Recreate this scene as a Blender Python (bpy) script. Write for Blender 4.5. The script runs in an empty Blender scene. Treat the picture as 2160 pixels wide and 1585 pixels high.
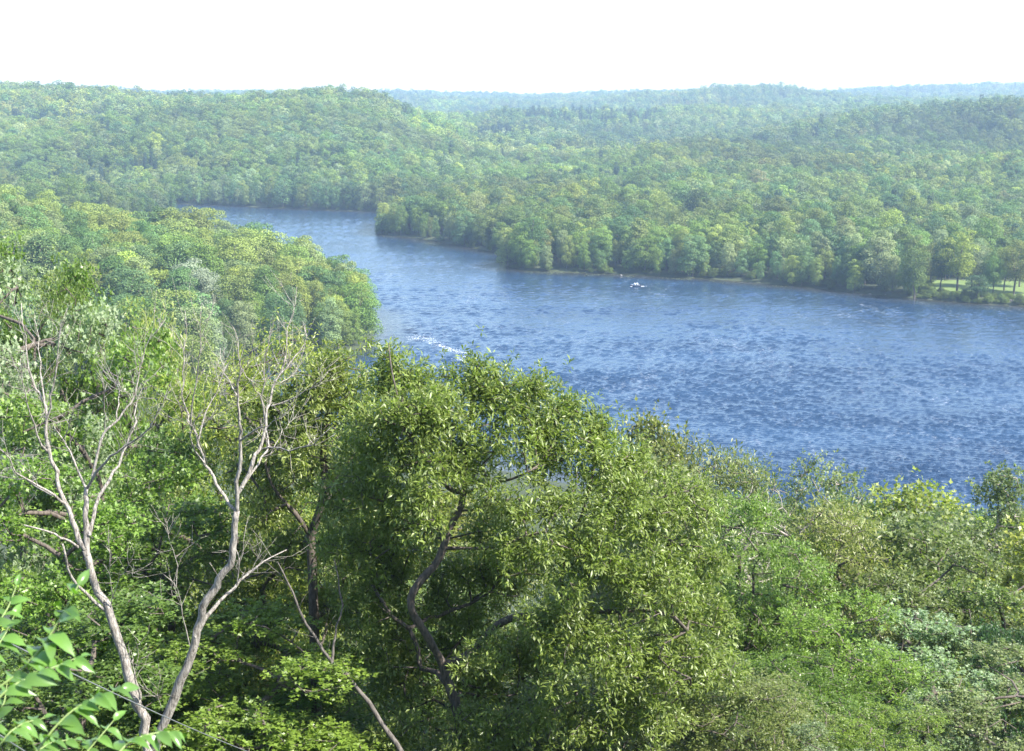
import bpy, math, numpy as np
from mathutils import Vector, Matrix
R = np.random.default_rng(7)
sc = bpy.context.scene
COL = sc.collection
# ------------------------------------------------------------------ camera model (photo 2160 x 1585)
F = 2967.0; CX = 1080.0; CY = 792.5; HOR = 205.0; CAMZ = 94.0
PITCH = math.atan((CY - HOR) / F)
def ray(px, py):
    u = (px - CX) / F; v = -(py - CY) / F
    c, s = math.cos(PITCH), math.sin(PITCH)
    return np.array([u, c + v * s, -s + v * c])
def W(px, py, y):                 # point on the sight line at forward distance y
    r = ray(px, py); return np.array([0, 0, CAMZ]) + r * (y / r[1])
def G(px, py, z=0.0):             # where the sight line meets height z
    r = ray(px, py); return np.array([0, 0, CAMZ]) + r * ((z - CAMZ) / r[2])
def proj(p):
    p = np.atleast_2d(p); c, s = math.cos(PITCH), math.sin(PITCH)
    y, z = p[:, 1], p[:, 2] - CAMZ
    dep = y * c - z * s; up = y * s + z * c
    return CX + F * p[:, 0] / dep, CY - F * up / dep, dep
cd = bpy.data.cameras.new("camera"); cam = bpy.data.objects.new("camera", cd); COL.objects.link(cam)
cam.location = (0, 0, CAMZ); cam.rotation_euler = (math.pi / 2 - PITCH, 0, 0)
cd.sensor_width = 36; cd.lens = 36 * F / 2160; cd.clip_start = 0.1; cd.clip_end = 40000
cd.dof.use_dof = True; cd.dof.focus_distance = 45; cd.dof.aperture_fstop = 7.5
sc.camera = cam
# ------------------------------------------------------------------ mesh helpers
def mesh(name, V, T, mats, smooth=False, mi=None, attrs=None):
    me = bpy.data.meshes.new(name); V = np.asarray(V, np.float32); T = np.asarray(T, np.int32)
    k = T.shape[1]
    me.vertices.add(len(V)); me.vertices.foreach_set('co', V.ravel())
    me.loops.add(T.size); me.loops.foreach_set('vertex_index', T.ravel())
    me.polygons.add(len(T)); me.polygons.foreach_set('loop_start', np.arange(0, T.size, k, dtype=np.int32))
    me.update(calc_edges=True)
    if smooth: me.polygons.foreach_set('use_smooth', np.ones(len(T), bool))
    for m in mats: me.materials.append(m)
    if mi is not None: me.polygons.foreach_set('material_index', np.asarray(mi, np.int32))
    for n, a in (attrs or {}).items():
        at = me.attributes.new(n, 'FLOAT', 'POINT'); at.data.foreach_set('value', np.asarray(a, np.float32))
    me.update(); return me
def link(name, me, parent=None):
    o = bpy.data.objects.new(name, me); COL.objects.link(o)
    if parent: o.parent = parent
    return o
def tag(o, label=None, cat=None, group=None, kind=None):
    if label: o['label'] = label
    if cat: o['category'] = cat
    if group: o['group'] = group
    if kind: o['kind'] = kind
    return o
def empty(name, loc, label, cat, group=None):
    o = bpy.data.objects.new(name, None); COL.objects.link(o); o.location = loc; o.empty_display_size = .5
    return tag(o, label, cat, group)
def norm(a): return a / np.maximum(np.linalg.norm(a, axis=-1, keepdims=True), 1e-9)
def join(parts):                  # [(V,T)] -> V,T
    Vs, Ts, o = [], [], 0
    for V, T in parts: Vs.append(V); Ts.append(np.asarray(T) + o); o += len(V)
    return np.concatenate(Vs), np.concatenate(Ts)
def tube(P, rad, k=7, cap=True, wob=0.0, rng=R):
    P = np.asarray(P, float); n = len(P); rad = np.broadcast_to(rad, n)
    t = norm(np.gradient(P, axis=0)); up = np.array([0, 0, 1.]) if abs(t[0, 2]) < .9 else np.array([1., 0, 0])
    a = norm(np.cross(up, t[0])); rings = []
    ang = np.arange(k) * 2 * np.pi / k
    for i in range(n):
        a = norm(a - t[i] * np.dot(a, t[i])); b = np.cross(t[i], a)
        rr = rad[i] * (1 + wob * rng.standard_normal(k))
        rings.append(P[i] + rr[:, None] * (np.cos(ang)[:, None] * a + np.sin(ang)[:, None] * b))
    V = np.concatenate(rings); i0 = np.arange(k); i1 = (i0 + 1) % k
    T = np.concatenate([np.stack([j * k + i0, j * k + i1, (j + 1) * k + i1, (j + 1) * k + i0], 1) for j in range(n - 1)])
    if cap:
        V = np.concatenate([V, P[-1:]]); c = len(V) - 1; b = (n - 1) * k
        T = np.concatenate([T, np.stack([b + i0, b + i1, np.full(k, c), np.full(k, c)], 1)])
    return V, T
def box(x0, x1, y0, y1, z0, z1):
    V = np.array([(x, y, z) for z in (z0, z1) for y in (y0, y1) for x in (x0, x1)], float)
    return V, np.array([(0, 2, 3, 1), (4, 5, 7, 6), (0, 1, 5, 4), (2, 6, 7, 3), (0, 4, 6, 2), (1, 3, 7, 5)])
def qmesh(name, V, T, mats, **kw):  # quads where the 3rd==4th index become a tri-safe mesh
    T = np.asarray(T); deg = T[:, 2] == T[:, 3]
    tr = np.concatenate([T[:, :3], T[~deg][:, [0, 2, 3]]])
    return mesh(name, V, tr, mats, **kw)
# ------------------------------------------------------------------ materials
def nmat(name):
    m = bpy.data.materials.new(name); m.use_nodes = True; nt = m.node_tree; nt.nodes.clear()
    return m, nt, nt.nodes.new, nt.links.new
def rgb(c): return (c[0], c[1], c[2], 1)
def foliage(name, back=(.30, .34, .24), backfac=.35, trans=.30, rough=.5, spec=.4, warm=0.0):
    m, nt, N, L = nmat(name)
    out = N('ShaderNodeOutputMaterial'); mix = N('ShaderNodeMixShader'); pr = N('ShaderNodeBsdfPrincipled'); tl = N('ShaderNodeBsdfTranslucent')
    ti = N('ShaderNodeAttribute'); ti.attribute_type = 'INSTANCER'; ti.attribute_name = 'tint'
    va = N('ShaderNodeAttribute'); va.attribute_type = 'GEOMETRY'; va.attribute_name = 'var'
    mr = N('ShaderNodeMapRange'); mr.inputs[1].default_value = 0; mr.inputs[2].default_value = 1; mr.inputs[3].default_value = .6; mr.inputs[4].default_value = 1.45
    L(va.outputs['Fac'], mr.inputs[0])
    mul = N('ShaderNodeVectorMath'); mul.operation = 'SCALE'; L(ti.outputs['Vector'], mul.inputs[0]); L(mr.outputs[0], mul.inputs['Scale'])
    # a few leaves yellowing
    cr = N('ShaderNodeMapRange'); cr.inputs[1].default_value = .93; cr.inputs[2].default_value = 1.0; cr.inputs[3].default_value = 0; cr.inputs[4].default_value = .35 + warm
    L(va.outputs['Fac'], cr.inputs[0])
    my = N('ShaderNodeMix'); my.data_type = 'RGBA'; L(cr.outputs[0], my.inputs[0]); L(mul.outputs[0], my.inputs[6]); my.inputs[7].default_value = (.26, .20, .05, 1)
    ge = N('ShaderNodeNewGeometry'); bf = N('ShaderNodeMath'); bf.operation = 'MULTIPLY'; L(ge.outputs['Backfacing'], bf.inputs[0]); bf.inputs[1].default_value = backfac
    mb = N('ShaderNodeMix'); mb.data_type = 'RGBA'; L(bf.outputs[0], mb.inputs[0]); L(my.outputs[2], mb.inputs[6]); mb.inputs[7].default_value = rgb(back)
    L(mb.outputs[2], pr.inputs['Base Color']); pr.inputs['Roughness'].default_value = rough; pr.inputs['Specular IOR Level'].default_value = spec
    tc = N('ShaderNodeVectorMath'); tc.operation = 'MULTIPLY'; L(my.outputs[2], tc.inputs[0]); tc.inputs[1].default_value = (1.5, 1.75, .75)
    L(tc.outputs[0], tl.inputs['Color'])
    mix.inputs[0].default_value = trans; L(pr.outputs[0], mix.inputs[1]); L(tl.outputs[0], mix.inputs[2]); L(mix.outputs[0], out.inputs[0])
    return m
M_LEAF = foliage('leaf_glossy', rough=.42, spec=.5, backfac=.25, trans=.36)
M_SILV = foliage('leaf_silver_backed', back=(.42, .50, .32), backfac=.6, rough=.5, spec=.4, trans=.36)
M_FAR = foliage('leaf_far', rough=.6, spec=.2, backfac=.05, trans=.16)
M_SHRUB = foliage('leaf_shrub', back=(.13, .23, .07), rough=.3, spec=.55, backfac=.5, trans=.34)
def bark(name, c1, c2, scale=6, stretch=.25, bump=.6):
    m, nt, N, L = nmat(name)
    out = N('ShaderNodeOutputMaterial'); pr = N('ShaderNodeBsdfPrincipled'); tc = N('ShaderNodeTexCoord'); mp = N('ShaderNodeMapping')
    mp.inputs['Scale'].default_value = (scale, scale, scale * stretch); L(tc.outputs['Object'], mp.inputs[0])
    no = N('ShaderNodeTexNoise'); no.inputs['Scale'].default_value = 3; no.inputs['Detail'].default_value = 6; no.inputs['Roughness'].default_value = .7; L(mp.outputs[0], no.inputs['Vector'])
    cr = N('ShaderNodeValToRGB'); cr.color_ramp.elements[0].position = .36; cr.color_ramp.elements[0].color = rgb(c1); cr.color_ramp.elements[1].position = .62; cr.color_ramp.elements[1].color = rgb(c2)
    L(no.outputs['Fac'], cr.inputs[0]); L(cr.outputs[0], pr.inputs['Base Color']); pr.inputs['Roughness'].default_value = .85
    bp = N('ShaderNodeBump'); bp.inputs['Strength'].default_value = bump; bp.inputs['Distance'].default_value = .03; L(no.outputs['Fac'], bp.inputs['Height']); L(bp.outputs[0], pr.inputs['Normal'])
    L(pr.outputs[0], out.inputs[0]); return m
M_BARK = bark('bark_dark', (.035, .028, .022), (.13, .105, .085))
M_DEAD = bark('bark_weathered', (.075, .062, .050), (.40, .365, .32), scale=10, stretch=.16, bump=1.0)
M_STEM = bark('bark_grey_stem', (.04, .034, .028), (.13, .115, .10))
M_PALEBARK = bark('bark_pale', (.10, .085, .07), (.34, .30, .26))
def simple(name, col, rough=.6, metal=0., noise=0.12, nscale=5):
    m, nt, N, L = nmat(name)
    out = N('ShaderNodeOutputMaterial'); pr = N('ShaderNodeBsdfPrincipled'); no = N('ShaderNodeTexNoise'); tc = N('ShaderNodeTexCoord'); L(tc.outputs['Object'], no.inputs['Vector'])
    no.inputs['Scale'].default_value = nscale; no.inputs['Detail'].default_value = 5
    mx = N('ShaderNodeMix'); mx.data_type = 'RGBA'; L(no.outputs['Fac'], mx.inputs[0])
    mx.inputs[6].default_value = rgb([c * (1 - noise * 2) for c in col]); mx.inputs[7].default_value = rgb([min(1, c * (1 + noise * 2)) for c in col])
    L(mx.outputs[2], pr.inputs['Base Color']); pr.inputs['Roughness'].default_value = rough; pr.inputs['Metallic'].default_value = metal
    L(pr.outputs[0], out.inputs[0]); return m
def ground_mat():
    m, nt, N, L = nmat('forest_floor')
    out = N('ShaderNodeOutputMaterial'); pr = N('ShaderNodeBsdfPrincipled'); tc = N('ShaderNodeTexCoord')
    no = N('ShaderNodeTexNoise'); no.inputs['Scale'].default_value = .35; no.inputs['Detail'].default_value = 9; no.inputs['Roughness'].default_value = .7; L(tc.outputs['Object'], no.inputs['Vector'])
    cr = N('ShaderNodeValToRGB'); e = cr.color_ramp.elements; e[0].position = .35; e[0].color = (.022, .028, .010, 1); e[1].position = .7; e[1].color = (.045, .062, .02, 1)
    L(no.outputs['Fac'], cr.inputs[0]); L(cr.outputs[0], pr.inputs['Base Color']); pr.inputs['Roughness'].default_value = .95
    L(pr.outputs[0], out.inputs[0]); return m
def lawn_mat():
    m, nt, N, L = nmat('mown_grass')
    out = N('ShaderNodeOutputMaterial'); pr = N('ShaderNodeBsdfPrincipled'); tc = N('ShaderNodeTexCoord')
    no = N('ShaderNodeTexNoise'); no.inputs['Scale'].default_value = .25; no.inputs['Detail'].default_value = 8; L(tc.outputs['Object'], no.inputs['Vector'])
    cr = N('ShaderNodeValToRGB'); e = cr.color_ramp.elements; e[0].position = .3; e[0].color = (.075, .12, .022, 1); e[1].position = .7; e[1].color = (.125, .175, .04, 1)
    L(no.outputs['Fac'], cr.inputs[0]); L(cr.outputs[0], pr.inputs['Base Color']); pr.inputs['Roughness'].default_value = .9; L(pr.outputs[0], out.inputs[0]); return m
def water_mat():
    m, nt, N, L = nmat('river_water')
    out = N('ShaderNodeOutputMaterial'); pr = N('ShaderNodeBsdfPrincipled'); tc = N('ShaderNodeTexCoord')
    def noise(scale, sx, sy, rot, detail=3, rough=.55, src=None):
        mp = N('ShaderNodeMapping'); mp.inputs['Rotation'].default_value = (0, 0, math.radians(rot)); mp.inputs['Scale'].default_value = (sx, sy, 1); L(tc.outputs['Object'], mp.inputs[0])
        n = N('ShaderNodeTexNoise'); n.inputs['Scale'].default_value = scale; n.inputs['Detail'].default_value = detail; n.inputs['Roughness'].default_value = rough; L(mp.outputs[0], n.inputs['Vector']); return n
    w1 = noise(1.6, .7, 1.0, 12, 4, .6)      # wind waves, crests across the view
    w2 = noise(.10, .7, 1.0, -20, 2, .5)
    add = N('ShaderNodeMath'); add.operation = 'MULTIPLY_ADD'; L(w2.outputs['Fac'], add.inputs[0]); add.inputs[1].default_value = .6; L(w1.outputs['Fac'], add.inputs[2])
    bp = N('ShaderNodeBump'); bp.inputs['Strength'].default_value = 1.0; bp.inputs['Distance'].default_value = WAVE; L(add.outputs[0], bp.inputs['Height']); L(bp.outputs[0], pr.inputs['Normal'])
    # wind streaks of foam and film: narrow ridges of a stretched noise, broken up by a finer one
    s1 = noise(.05, 1.0, .22, 32, 5, .6); s2 = noise(.75, .7, 1.0, -20, 5, .75); s3 = noise(.02, 1, .6, 20, 3)
    r1 = N('ShaderNodeMath'); r1.operation = 'SUBTRACT'; L(s1.outputs['Fac'], r1.inputs[0]); r1.inputs[1].default_value = .5
    r2 = N('ShaderNodeMath'); r2.operation = 'ABSOLUTE'; L(r1.outputs[0], r2.inputs[0])
    r3 = N('ShaderNodeMapRange'); r3.inputs[1].default_value = 0; r3.inputs[2].default_value = .035; r3.inputs[3].default_value = 1; r3.inputs[4].default_value = 0; L(r2.outputs[0], r3.inputs[0])
    b1 = N('ShaderNodeMapRange'); b1.inputs[1].default_value = .50; b1.inputs[2].default_value = .74; L(s2.outputs['Fac'], b1.inputs[0])
    b2 = N('ShaderNodeMapRange'); b2.inputs[1].default_value = .35; b2.inputs[2].default_value = .65; L(s3.outputs['Fac'], b2.inputs[0])
    p1 = N('ShaderNodeMath'); p1.operation = 'MULTIPLY'; L(r3.outputs[0], p1.inputs[0]); L(b1.outputs[0], p1.inputs[1])
    p2 = N('ShaderNodeMath'); p2.operation = 'MULTIPLY'; L(p1.outputs[0], p2.inputs[0]); L(b2.outputs[0], p2.inputs[1])
    fl = N('ShaderNodeMapRange'); fl.inputs[1].default_value = .60; fl.inputs[2].default_value = .76; fl.inputs[4].default_value = .8; L(s2.outputs['Fac'], fl.inputs[0])
    mxm = N('ShaderNodeMath'); mxm.operation = 'MAXIMUM'; L(p2.outputs[0], mxm.inputs[0]); L(fl.outputs[0], mxm.inputs[1])
    sc_ = N('ShaderNodeMath'); sc_.operation = 'MULTIPLY'; L(mxm.outputs[0], sc_.inputs[0]); sc_.inputs[1].default_value = .6
    # shallows: brown near the shore (depth attribute is metres from the bank)
    dp = N('ShaderNodeAttribute'); dp.attribute_name = 'shore'; dn = N('ShaderNodeMapRange'); dn.inputs[1].default_value = 2; dn.inputs[2].default_value = 22; L(dp.outputs['Fac'], dn.inputs[0])
    c0 = N('ShaderNodeMix'); c0.data_type = 'RGBA'; L(dn.outputs[0], c0.inputs[0]); c0.inputs[6].default_value = (.028, .026, .018, 1); c0.inputs[7].default_value = (.010, .026, .058, 1)
    big = noise(.02, .4, 1.2, 8, 4, .6); c1 = N('ShaderNodeMix'); c1.data_type = 'RGBA'; c1.inputs[7].default_value = (.017, .041, .084, 1); L(c0.outputs[2], c1.inputs[6])
    bm = N('ShaderNodeMapRange'); bm.inputs[1].default_value = .4; bm.inputs[2].default_value = .65; L(big.outputs['Fac'], bm.inputs[0])
    bm2 = N('ShaderNodeMath'); bm2.operation = 'MULTIPLY'; L(bm.outputs[0], bm2.inputs[0]); L(dn.outputs[0], bm2.inputs[1]); L(bm2.outputs[0], c1.inputs[0])
    c2 = N('ShaderNodeMix'); c2.data_type = 'RGBA'; L(sc_.outputs[0], c2.inputs[0]); L(c1.outputs[2], c2.inputs[6]); c2.inputs[7].default_value = (.5, .55, .6, 1)
    L(c2.outputs[2], pr.inputs['Base Color']); pr.inputs['Roughness'].default_value = .09; pr.inputs['IOR'].default_value = 1.33
    L(pr.outputs[0], out.inputs[0]); return m
WAVE = .10; WAMP = .0172
M_GROUND = ground_mat(); M_LAWN = lawn_mat(); M_WATER = water_mat()
# ------------------------------------------------------------------ river outline and terrain
riv_px = [(3300, 745), (2600, 682), (2160, 646), (2050, 640), (1900, 628), (1800, 617), (1700, 606), (1600, 597), (1500, 589), (1400, 584), (1330, 580), (1200, 575), (1110, 571), (1082, 566), (1064, 561),
          (1090, 550), (1115, 541), (1068, 536), (1000, 524), (950, 514), (880, 503), (820, 497), (796, 492), (792, 485), (815, 474), (880, 462), (930, 454), (880, 449), (790, 447), (700, 444), (620, 440), (560, 438), (500, 435),
          (375, 430), (250, 424), (150, 419), (60, 417), (-300, 411), (-700, 408),
          (-700, 428), (-200, 432), (60, 436), (200, 440), (330, 446), (376, 456), (360, 468), (300, 478), (150, 486), (0, 492), (-100, 520), (150, 540), (350, 556), (480, 570), (600, 596), (705, 630), (775, 668), (792, 700), (770, 732),
          (722, 745), (690, 752), (620, 758), (520, 775), (440, 800), (460, 850), (620, 900), (850, 950), (1200, 1020), (1500, 1090), (1800, 1150), (2200, 1230), (2900, 1330), (4200, 1500)]
RIV = np.array([G(x, y)[:2] for x, y in riv_px])
RIV = np.concatenate([RIV, [[2500, 230], [2500, 700]]])
def sdist(P):
    P = np.asarray(P, float); A = RIV; B = np.roll(RIV, -1, 0); best = np.full(len(P), 1e18); ins = np.zeros(len(P), bool)
    for a, b in zip(A, B):
        ab = b - a; t = np.clip(((P - a) @ ab) / (ab @ ab), 0, 1); q = P - (a + t[:, None] * ab); best = np.minimum(best, (q ** 2).sum(1))
        c = ((a[1] > P[:, 1]) != (b[1] > P[:, 1])); xx = (b[0] - a[0]) * (P[:, 1] - a[1]) / (b[1] - a[1] + 1e-12) + a[0]; ins ^= c & (P[:, 0] < xx)
    d = np.sqrt(best); return np.where(ins, -d, d)
def vnoise(P, s, seed):
    r = np.random.default_rng(seed); T = r.random((64, 64)); q = np.asarray(P) / s; i = np.floor(q).astype(int); f = q - i; f = f * f * (3 - 2 * f)
    g = lambda a, b: T[(i[:, 0] + a) % 64, (i[:, 1] + b) % 64]
    return (g(0, 0) * (1 - f[:, 0]) + g(1, 0) * f[:, 0]) * (1 - f[:, 1]) + (g(0, 1) * (1 - f[:, 0]) + g(1, 1) * f[:, 0]) * f[:, 1]
def sstep(a, b, x): t = np.clip((x - a) / (b - a), 0, 1); return t * t * (3 - 2 * t)
RIDGE = ([-1500, 0, 400, 600, 850, 1100, 1350, 1500, 1750, 1900, 2160, 3500], [185, 187, 203, 205, 203, 209, 203, 200, 197, 190, 187, 187])
def terrain(P, d=None):
    P = np.asarray(P, float)
    if d is None: d = sdist(P)
    x, y = P[:, 0], P[:, 1]
    bank = np.clip(d * .25, -3, 1.3)
    def g(cx, cy, a, sxl, sxr, syn, syf):
        sx = np.where(x < cx, sxl, sxr); sy = np.where(y < cy, syn, syf)
        return a * np.exp(-((x - cx) / sx) ** 2 / 2 - ((y - cy) / sy) ** 2 / 2)
    hs = [g(-330, 650, 25, 200, 130, 140, 120),
          g(-245, 1850, 75, 200, 108, 300, 400), g(-900, 2250, 84, 700, 520, 520, 700), g(-330, 1650, 40, 300, 150, 250, 300),
          g(640, 1700, 58, 230, 400, 170, 500), g(300, 1500, 22, 160, 200, 130, 200), g(330, 2450, 42, 420, 500, 190, 500), g(40, 2900, 38, 200, 260, 150, 300), g(520, 1250, 16, 200, 200, 100, 150), g(540, 3500, 86, 330, 330, 350, 500),
          g(1100, 2900, 70, 500, 600, 500, 500)]
    yy = np.maximum(y, 1); pxr = CX + F * x / yy
    rz = np.interp(pxr, *RIDGE); rid = CAMZ + (HOR - rz) / F * 5000 - 25
    hs.append(rid * sstep(2600, 4900, y) )
    h = (sum(np.maximum(k, 0) ** 4 for k in hs)) ** .25
    h = h * sstep(0, 130, d) + np.maximum(0, np.minimum(d, 900) - 60) * .008
    und = (vnoise(P, 160, 3) - .5) * 20 + (vnoise(P, 60, 4) - .5) * 5 + (vnoise(P, 420, 5) - .5) * 12 * sstep(1400, 2600, y)
    h = h + bank + und * sstep(20, 260, d) * sstep(350, 600, y)
    near = np.interp(y + (vnoise(P, 25, 9) - .5) * 5, [-50, -3, 3, 12, 30, 60, 100, 200, 262, 300, 420], [93, 92.3, 91.2, 86, 76, 61, 47, 19, 2.0, -1, -6]) + (vnoise(P, 12, 6) - .5) * 1.5 * sstep(4, 20, y)
    return np.where(y < 430, np.maximum(np.where(d > 0, h, -3), np.where(d > -3, near, -3)), h)
ang = np.concatenate([np.linspace(-32, 32, 330), np.linspace(34, 326, 110)]) * np.pi / 180
rr = np.concatenate([[1.2, 3, 6, 10], np.arange(15, 330, 7), np.arange(330, 1500, 5.5), np.geomspace(1500, 6000, 80)])
AA, RR = np.meshgrid(ang, rr); GX = (RR * np.sin(AA)).ravel(); GY = (RR * np.cos(AA)).ravel()
P2 = np.stack([GX, GY], 1); hz = terrain(P2)
V = np.concatenate([np.stack([GX, GY, hz], 1), [[0, 0, 92.3]]]); na = len(ang); nr = len(rr)
i, j = np.meshgrid(np.arange(na), np.arange(nr - 1)); i = i.ravel(); j = j.ravel(); i2 = (i + 1) % na
T = np.stack([j * na + i, (j + 1) * na + i, (j + 1) * na + i2, j * na + i2], 1)
ii = np.arange(na); T = np.concatenate([T, np.stack([ii, (ii + 1) % na, np.full(na, len(V) - 1), np.full(na, len(V) - 1)], 1)])
tag(link('ground', qmesh('ground', V, T[:, ::-1][:, [1, 0, 3, 2]] if False else T, [M_GROUND], smooth=True)), 'wooded hills and river banks', None, None, 'structure')
# water sheet: real wind waves, with a shore-distance attribute
a2 = np.tan(np.concatenate([np.linspace(-50, -21.5, 60), np.linspace(-21.2, 21.2, 1150), np.linspace(21.5, 60, 60)]) * np.pi / 180); r2 = np.concatenate([np.arange(225, 262, 4), 262 * np.exp(np.arange(0, math.log(1400 / 262), .0011)), np.geomspace(1400, 2600, 12)])
ac = np.arctan(a2); cosd = dict(); cx_ = a2[::6]; RRc, AAc = np.meshgrid(r2[::4], ac[::6], indexing='ij'); ddc = -sdist(np.stack([RRc.ravel() * np.tan(AAc.ravel()), RRc.ravel()], 1)).reshape(RRc.shape)
AA, RR = np.meshgrid(a2, r2); X = (RR * AA); Y = RR
fi = np.interp(np.arange(len(r2)), np.arange(0, len(r2), 4), np.arange(len(r2[::4]))); fj = np.interp(np.arange(len(a2)), np.arange(0, len(a2), 6), np.arange(len(a2[::6])))
i0 = np.minimum(fi.astype(int), ddc.shape[0] - 2); j0 = np.minimum(fj.astype(int), ddc.shape[1] - 2); ti = (fi - i0)[:, None]; tj = (fj - j0)[None]
dd = (ddc[i0][:, j0] * (1 - ti) * (1 - tj) + ddc[i0 + 1][:, j0] * ti * (1 - tj) + ddc[i0][:, j0 + 1] * (1 - ti) * tj + ddc[i0 + 1][:, j0 + 1] * ti * tj)
wrg = np.random.default_rng(8); zw = np.zeros(X.shape, np.float32); Xf = X.astype(np.float32); Yf = Y.astype(np.float32)
for q in range(56):
    lam = .85 * (2.9 / .85) ** wrg.random() if q < 52 else wrg.uniform(5, 9); th = math.radians(76 + wrg.normal() * 24); kx, ky = 2 * np.pi / lam * math.cos(th), 2 * np.pi / lam * math.sin(th); am = WAMP * min(lam, 2.6) ** .85 * wrg.uniform(.5, 1.3)
    fade = np.clip((lam - 2.2 * np.gradient(r2)) / lam * 2, 0, 1).astype(np.float32)[:, None]
    zw += am * fade * np.sin(Xf * kx + Yf * ky + wrg.random() * 6.28 + 1.6 * np.sin(Xf * wrg.normal() * .09 + Yf * wrg.normal() * .09 + wrg.random() * 6))
gust = (.55 + .8 * vnoise(np.stack([X.ravel() + Y.ravel() * .6, Y.ravel() * 2.2], 1), 55, 12) * (.5 + vnoise(np.stack([X.ravel(), Y.ravel()], 1), 17, 13))).reshape(X.shape)
zw = zw * gust * np.clip(dd / 18, .12, 1); zw = zw * (1 + .6 * np.clip(zw * 4, -.5, 1))
i, j = np.meshgrid(np.arange(len(a2) - 1), np.arange(len(r2) - 1)); i = i.ravel(); j = j.ravel(); na2 = len(a2); ddr = dd.ravel()
T = np.stack([j * na2 + i, j * na2 + i + 1, (j + 1) * na2 + i + 1, (j + 1) * na2 + i], 1)
T = T[(ddr[T[:, 0]] > -14) | (ddr[T[:, 2]] > -14)]
tag(link('river_water', mesh('river_water', np.stack([X.ravel(), Y.ravel(), zw.ravel()], 1), T, [M_WATER], smooth=True, attrs={'shore': np.clip(ddr, -5, 60)})), 'wind-rippled blue river', None, None, 'structure')
# mown lawn in the riverside park, right
LAWN = np.array([G(x, y)[:2] for x, y in [(1965, 619), (2010, 625), (2100, 631), (2300, 640), (2300, 606), (2160, 600), (2040, 598), (1975, 598), (1962, 604)]])
def inpoly(P, Q):
    ins = np.zeros(len(P), bool)
    for a, b in zip(Q, np.roll(Q, -1, 0)):
        c = ((a[1] > P[:, 1]) != (b[1] > P[:, 1])); ins ^= c & (P[:, 0] < (b[0] - a[0]) * (P[:, 1] - a[1]) / (b[1] - a[1] + 1e-12) + a[0])
    return ins
NOTREE = np.array([G(x, y)[:2] for x, y in [(1915, 632), (2010, 642), (2100, 648), (2300, 665), (2300, 606), (2160, 600), (2040, 598), (1950, 597), (1930, 604)]])
lo, hi = LAWN.min(0), LAWN.max(0); gx = np.arange(lo[0], hi[0], 2.5); gy = np.arange(lo[1], hi[1], 2.5)
XX, YY = np.meshgrid(gx, gy); PL = np.stack([XX.ravel(), YY.ravel()], 1); zl = terrain(PL)
i, j = np.meshgrid(np.arange(len(gx) - 1), np.arange(len(gy) - 1)); i = i.ravel(); j = j.ravel(); n = len(gx)
T = np.stack([j * n + i, j * n + i + 1, (j + 1) * n + i + 1, (j + 1) * n + i], 1); T = T[inpoly(PL[T].mean(1), LAWN)]
tag(link('lawn', mesh('lawn', np.stack([PL[:, 0], PL[:, 1], zl + .25], 1), T, [M_LAWN], smooth=True)), 'mown riverside lawn', None, None, 'structure')
# ------------------------------------------------------------------ leaves
def tmpl(kind):
    if kind == 'oak':     # long, folded, drooping
        v = [(0, 0, 0), (.5, .15, .05), (.5, -.15, .05), (.5, 0, 0), (1, 0, -.12)]
        return np.array(v), np.array([(0, 3, 1), (0, 2, 3), (1, 3, 4), (3, 2, 4)])
    if kind == 'maple':   # broad, three points
        v = [(0, 0, 0), (.35, .42, .08), (.35, -.42, .08), (.55, .12, 0), (.55, -.12, 0), (1, 0, -.1)]
        return np.array(v), np.array([(0, 3, 1), (0, 4, 3), (0, 2, 4), (4, 5, 3)])
    if kind == 'blade':
        v = [(0, 0, 0), (.5, .30, .08), (.5, -.30, .08), (1, 0, 0)]
        return np.array(v), np.array([(0, 2, 1), (1, 2, 3)])
    if kind == 'fine':
        v = [(0, 0, 0), (.5, .17, .03), (.5, -.17, .03), (1, 0, -.05)]
        return np.array(v), np.array([(0, 2, 1), (1, 2, 3)])
def leaves(P, X, Z, S, kind):
    tv, tt = tmpl(kind); X = norm(X); Y = norm(np.cross(Z, X)); Zc = np.cross(X, Y); n = len(P); S = np.broadcast_to(S, n)
    V = P[:, None, :] + S[:, None, None] * (tv[None, :, 0:1] * X[:, None] + tv[None, :, 1:2] * Y[:, None] + tv[None, :, 2:3] * Zc[:, None])
    T = tt[None] + (np.arange(n) * len(tv))[:, None, None]
    return V.reshape(-1, 3), T.reshape(-1, 3), len(tv)
def rosettes(tips, dirs, k, size, kind, rng, spread=.5, droop=.5, stem=.1):
    n = len(tips); P = np.repeat(tips, k, 0); D = norm(np.repeat(dirs, k, 0))
    r = norm(rng.standard_normal((n * k, 3))); X = norm(D * (1 - spread) + r * spread * 1.3 + np.array([0, 0, -droop * .5]))
    P = P - D * (rng.random((n * k, 1)) * stem) + r * stem * .4
    Z = norm(np.array([0, 0, 1.]) + rng.standard_normal((n * k, 3)) * .45)
    S = size * rng.uniform(.65, 1.2, n * k)
    V, T, m = leaves(P, X, Z, S, kind)
    tipv = np.repeat(rng.random(n) * .5, k); var = np.repeat(np.clip(tipv + rng.random(n * k) * .5, 0, 1), m)
    return V, T, var
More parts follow.
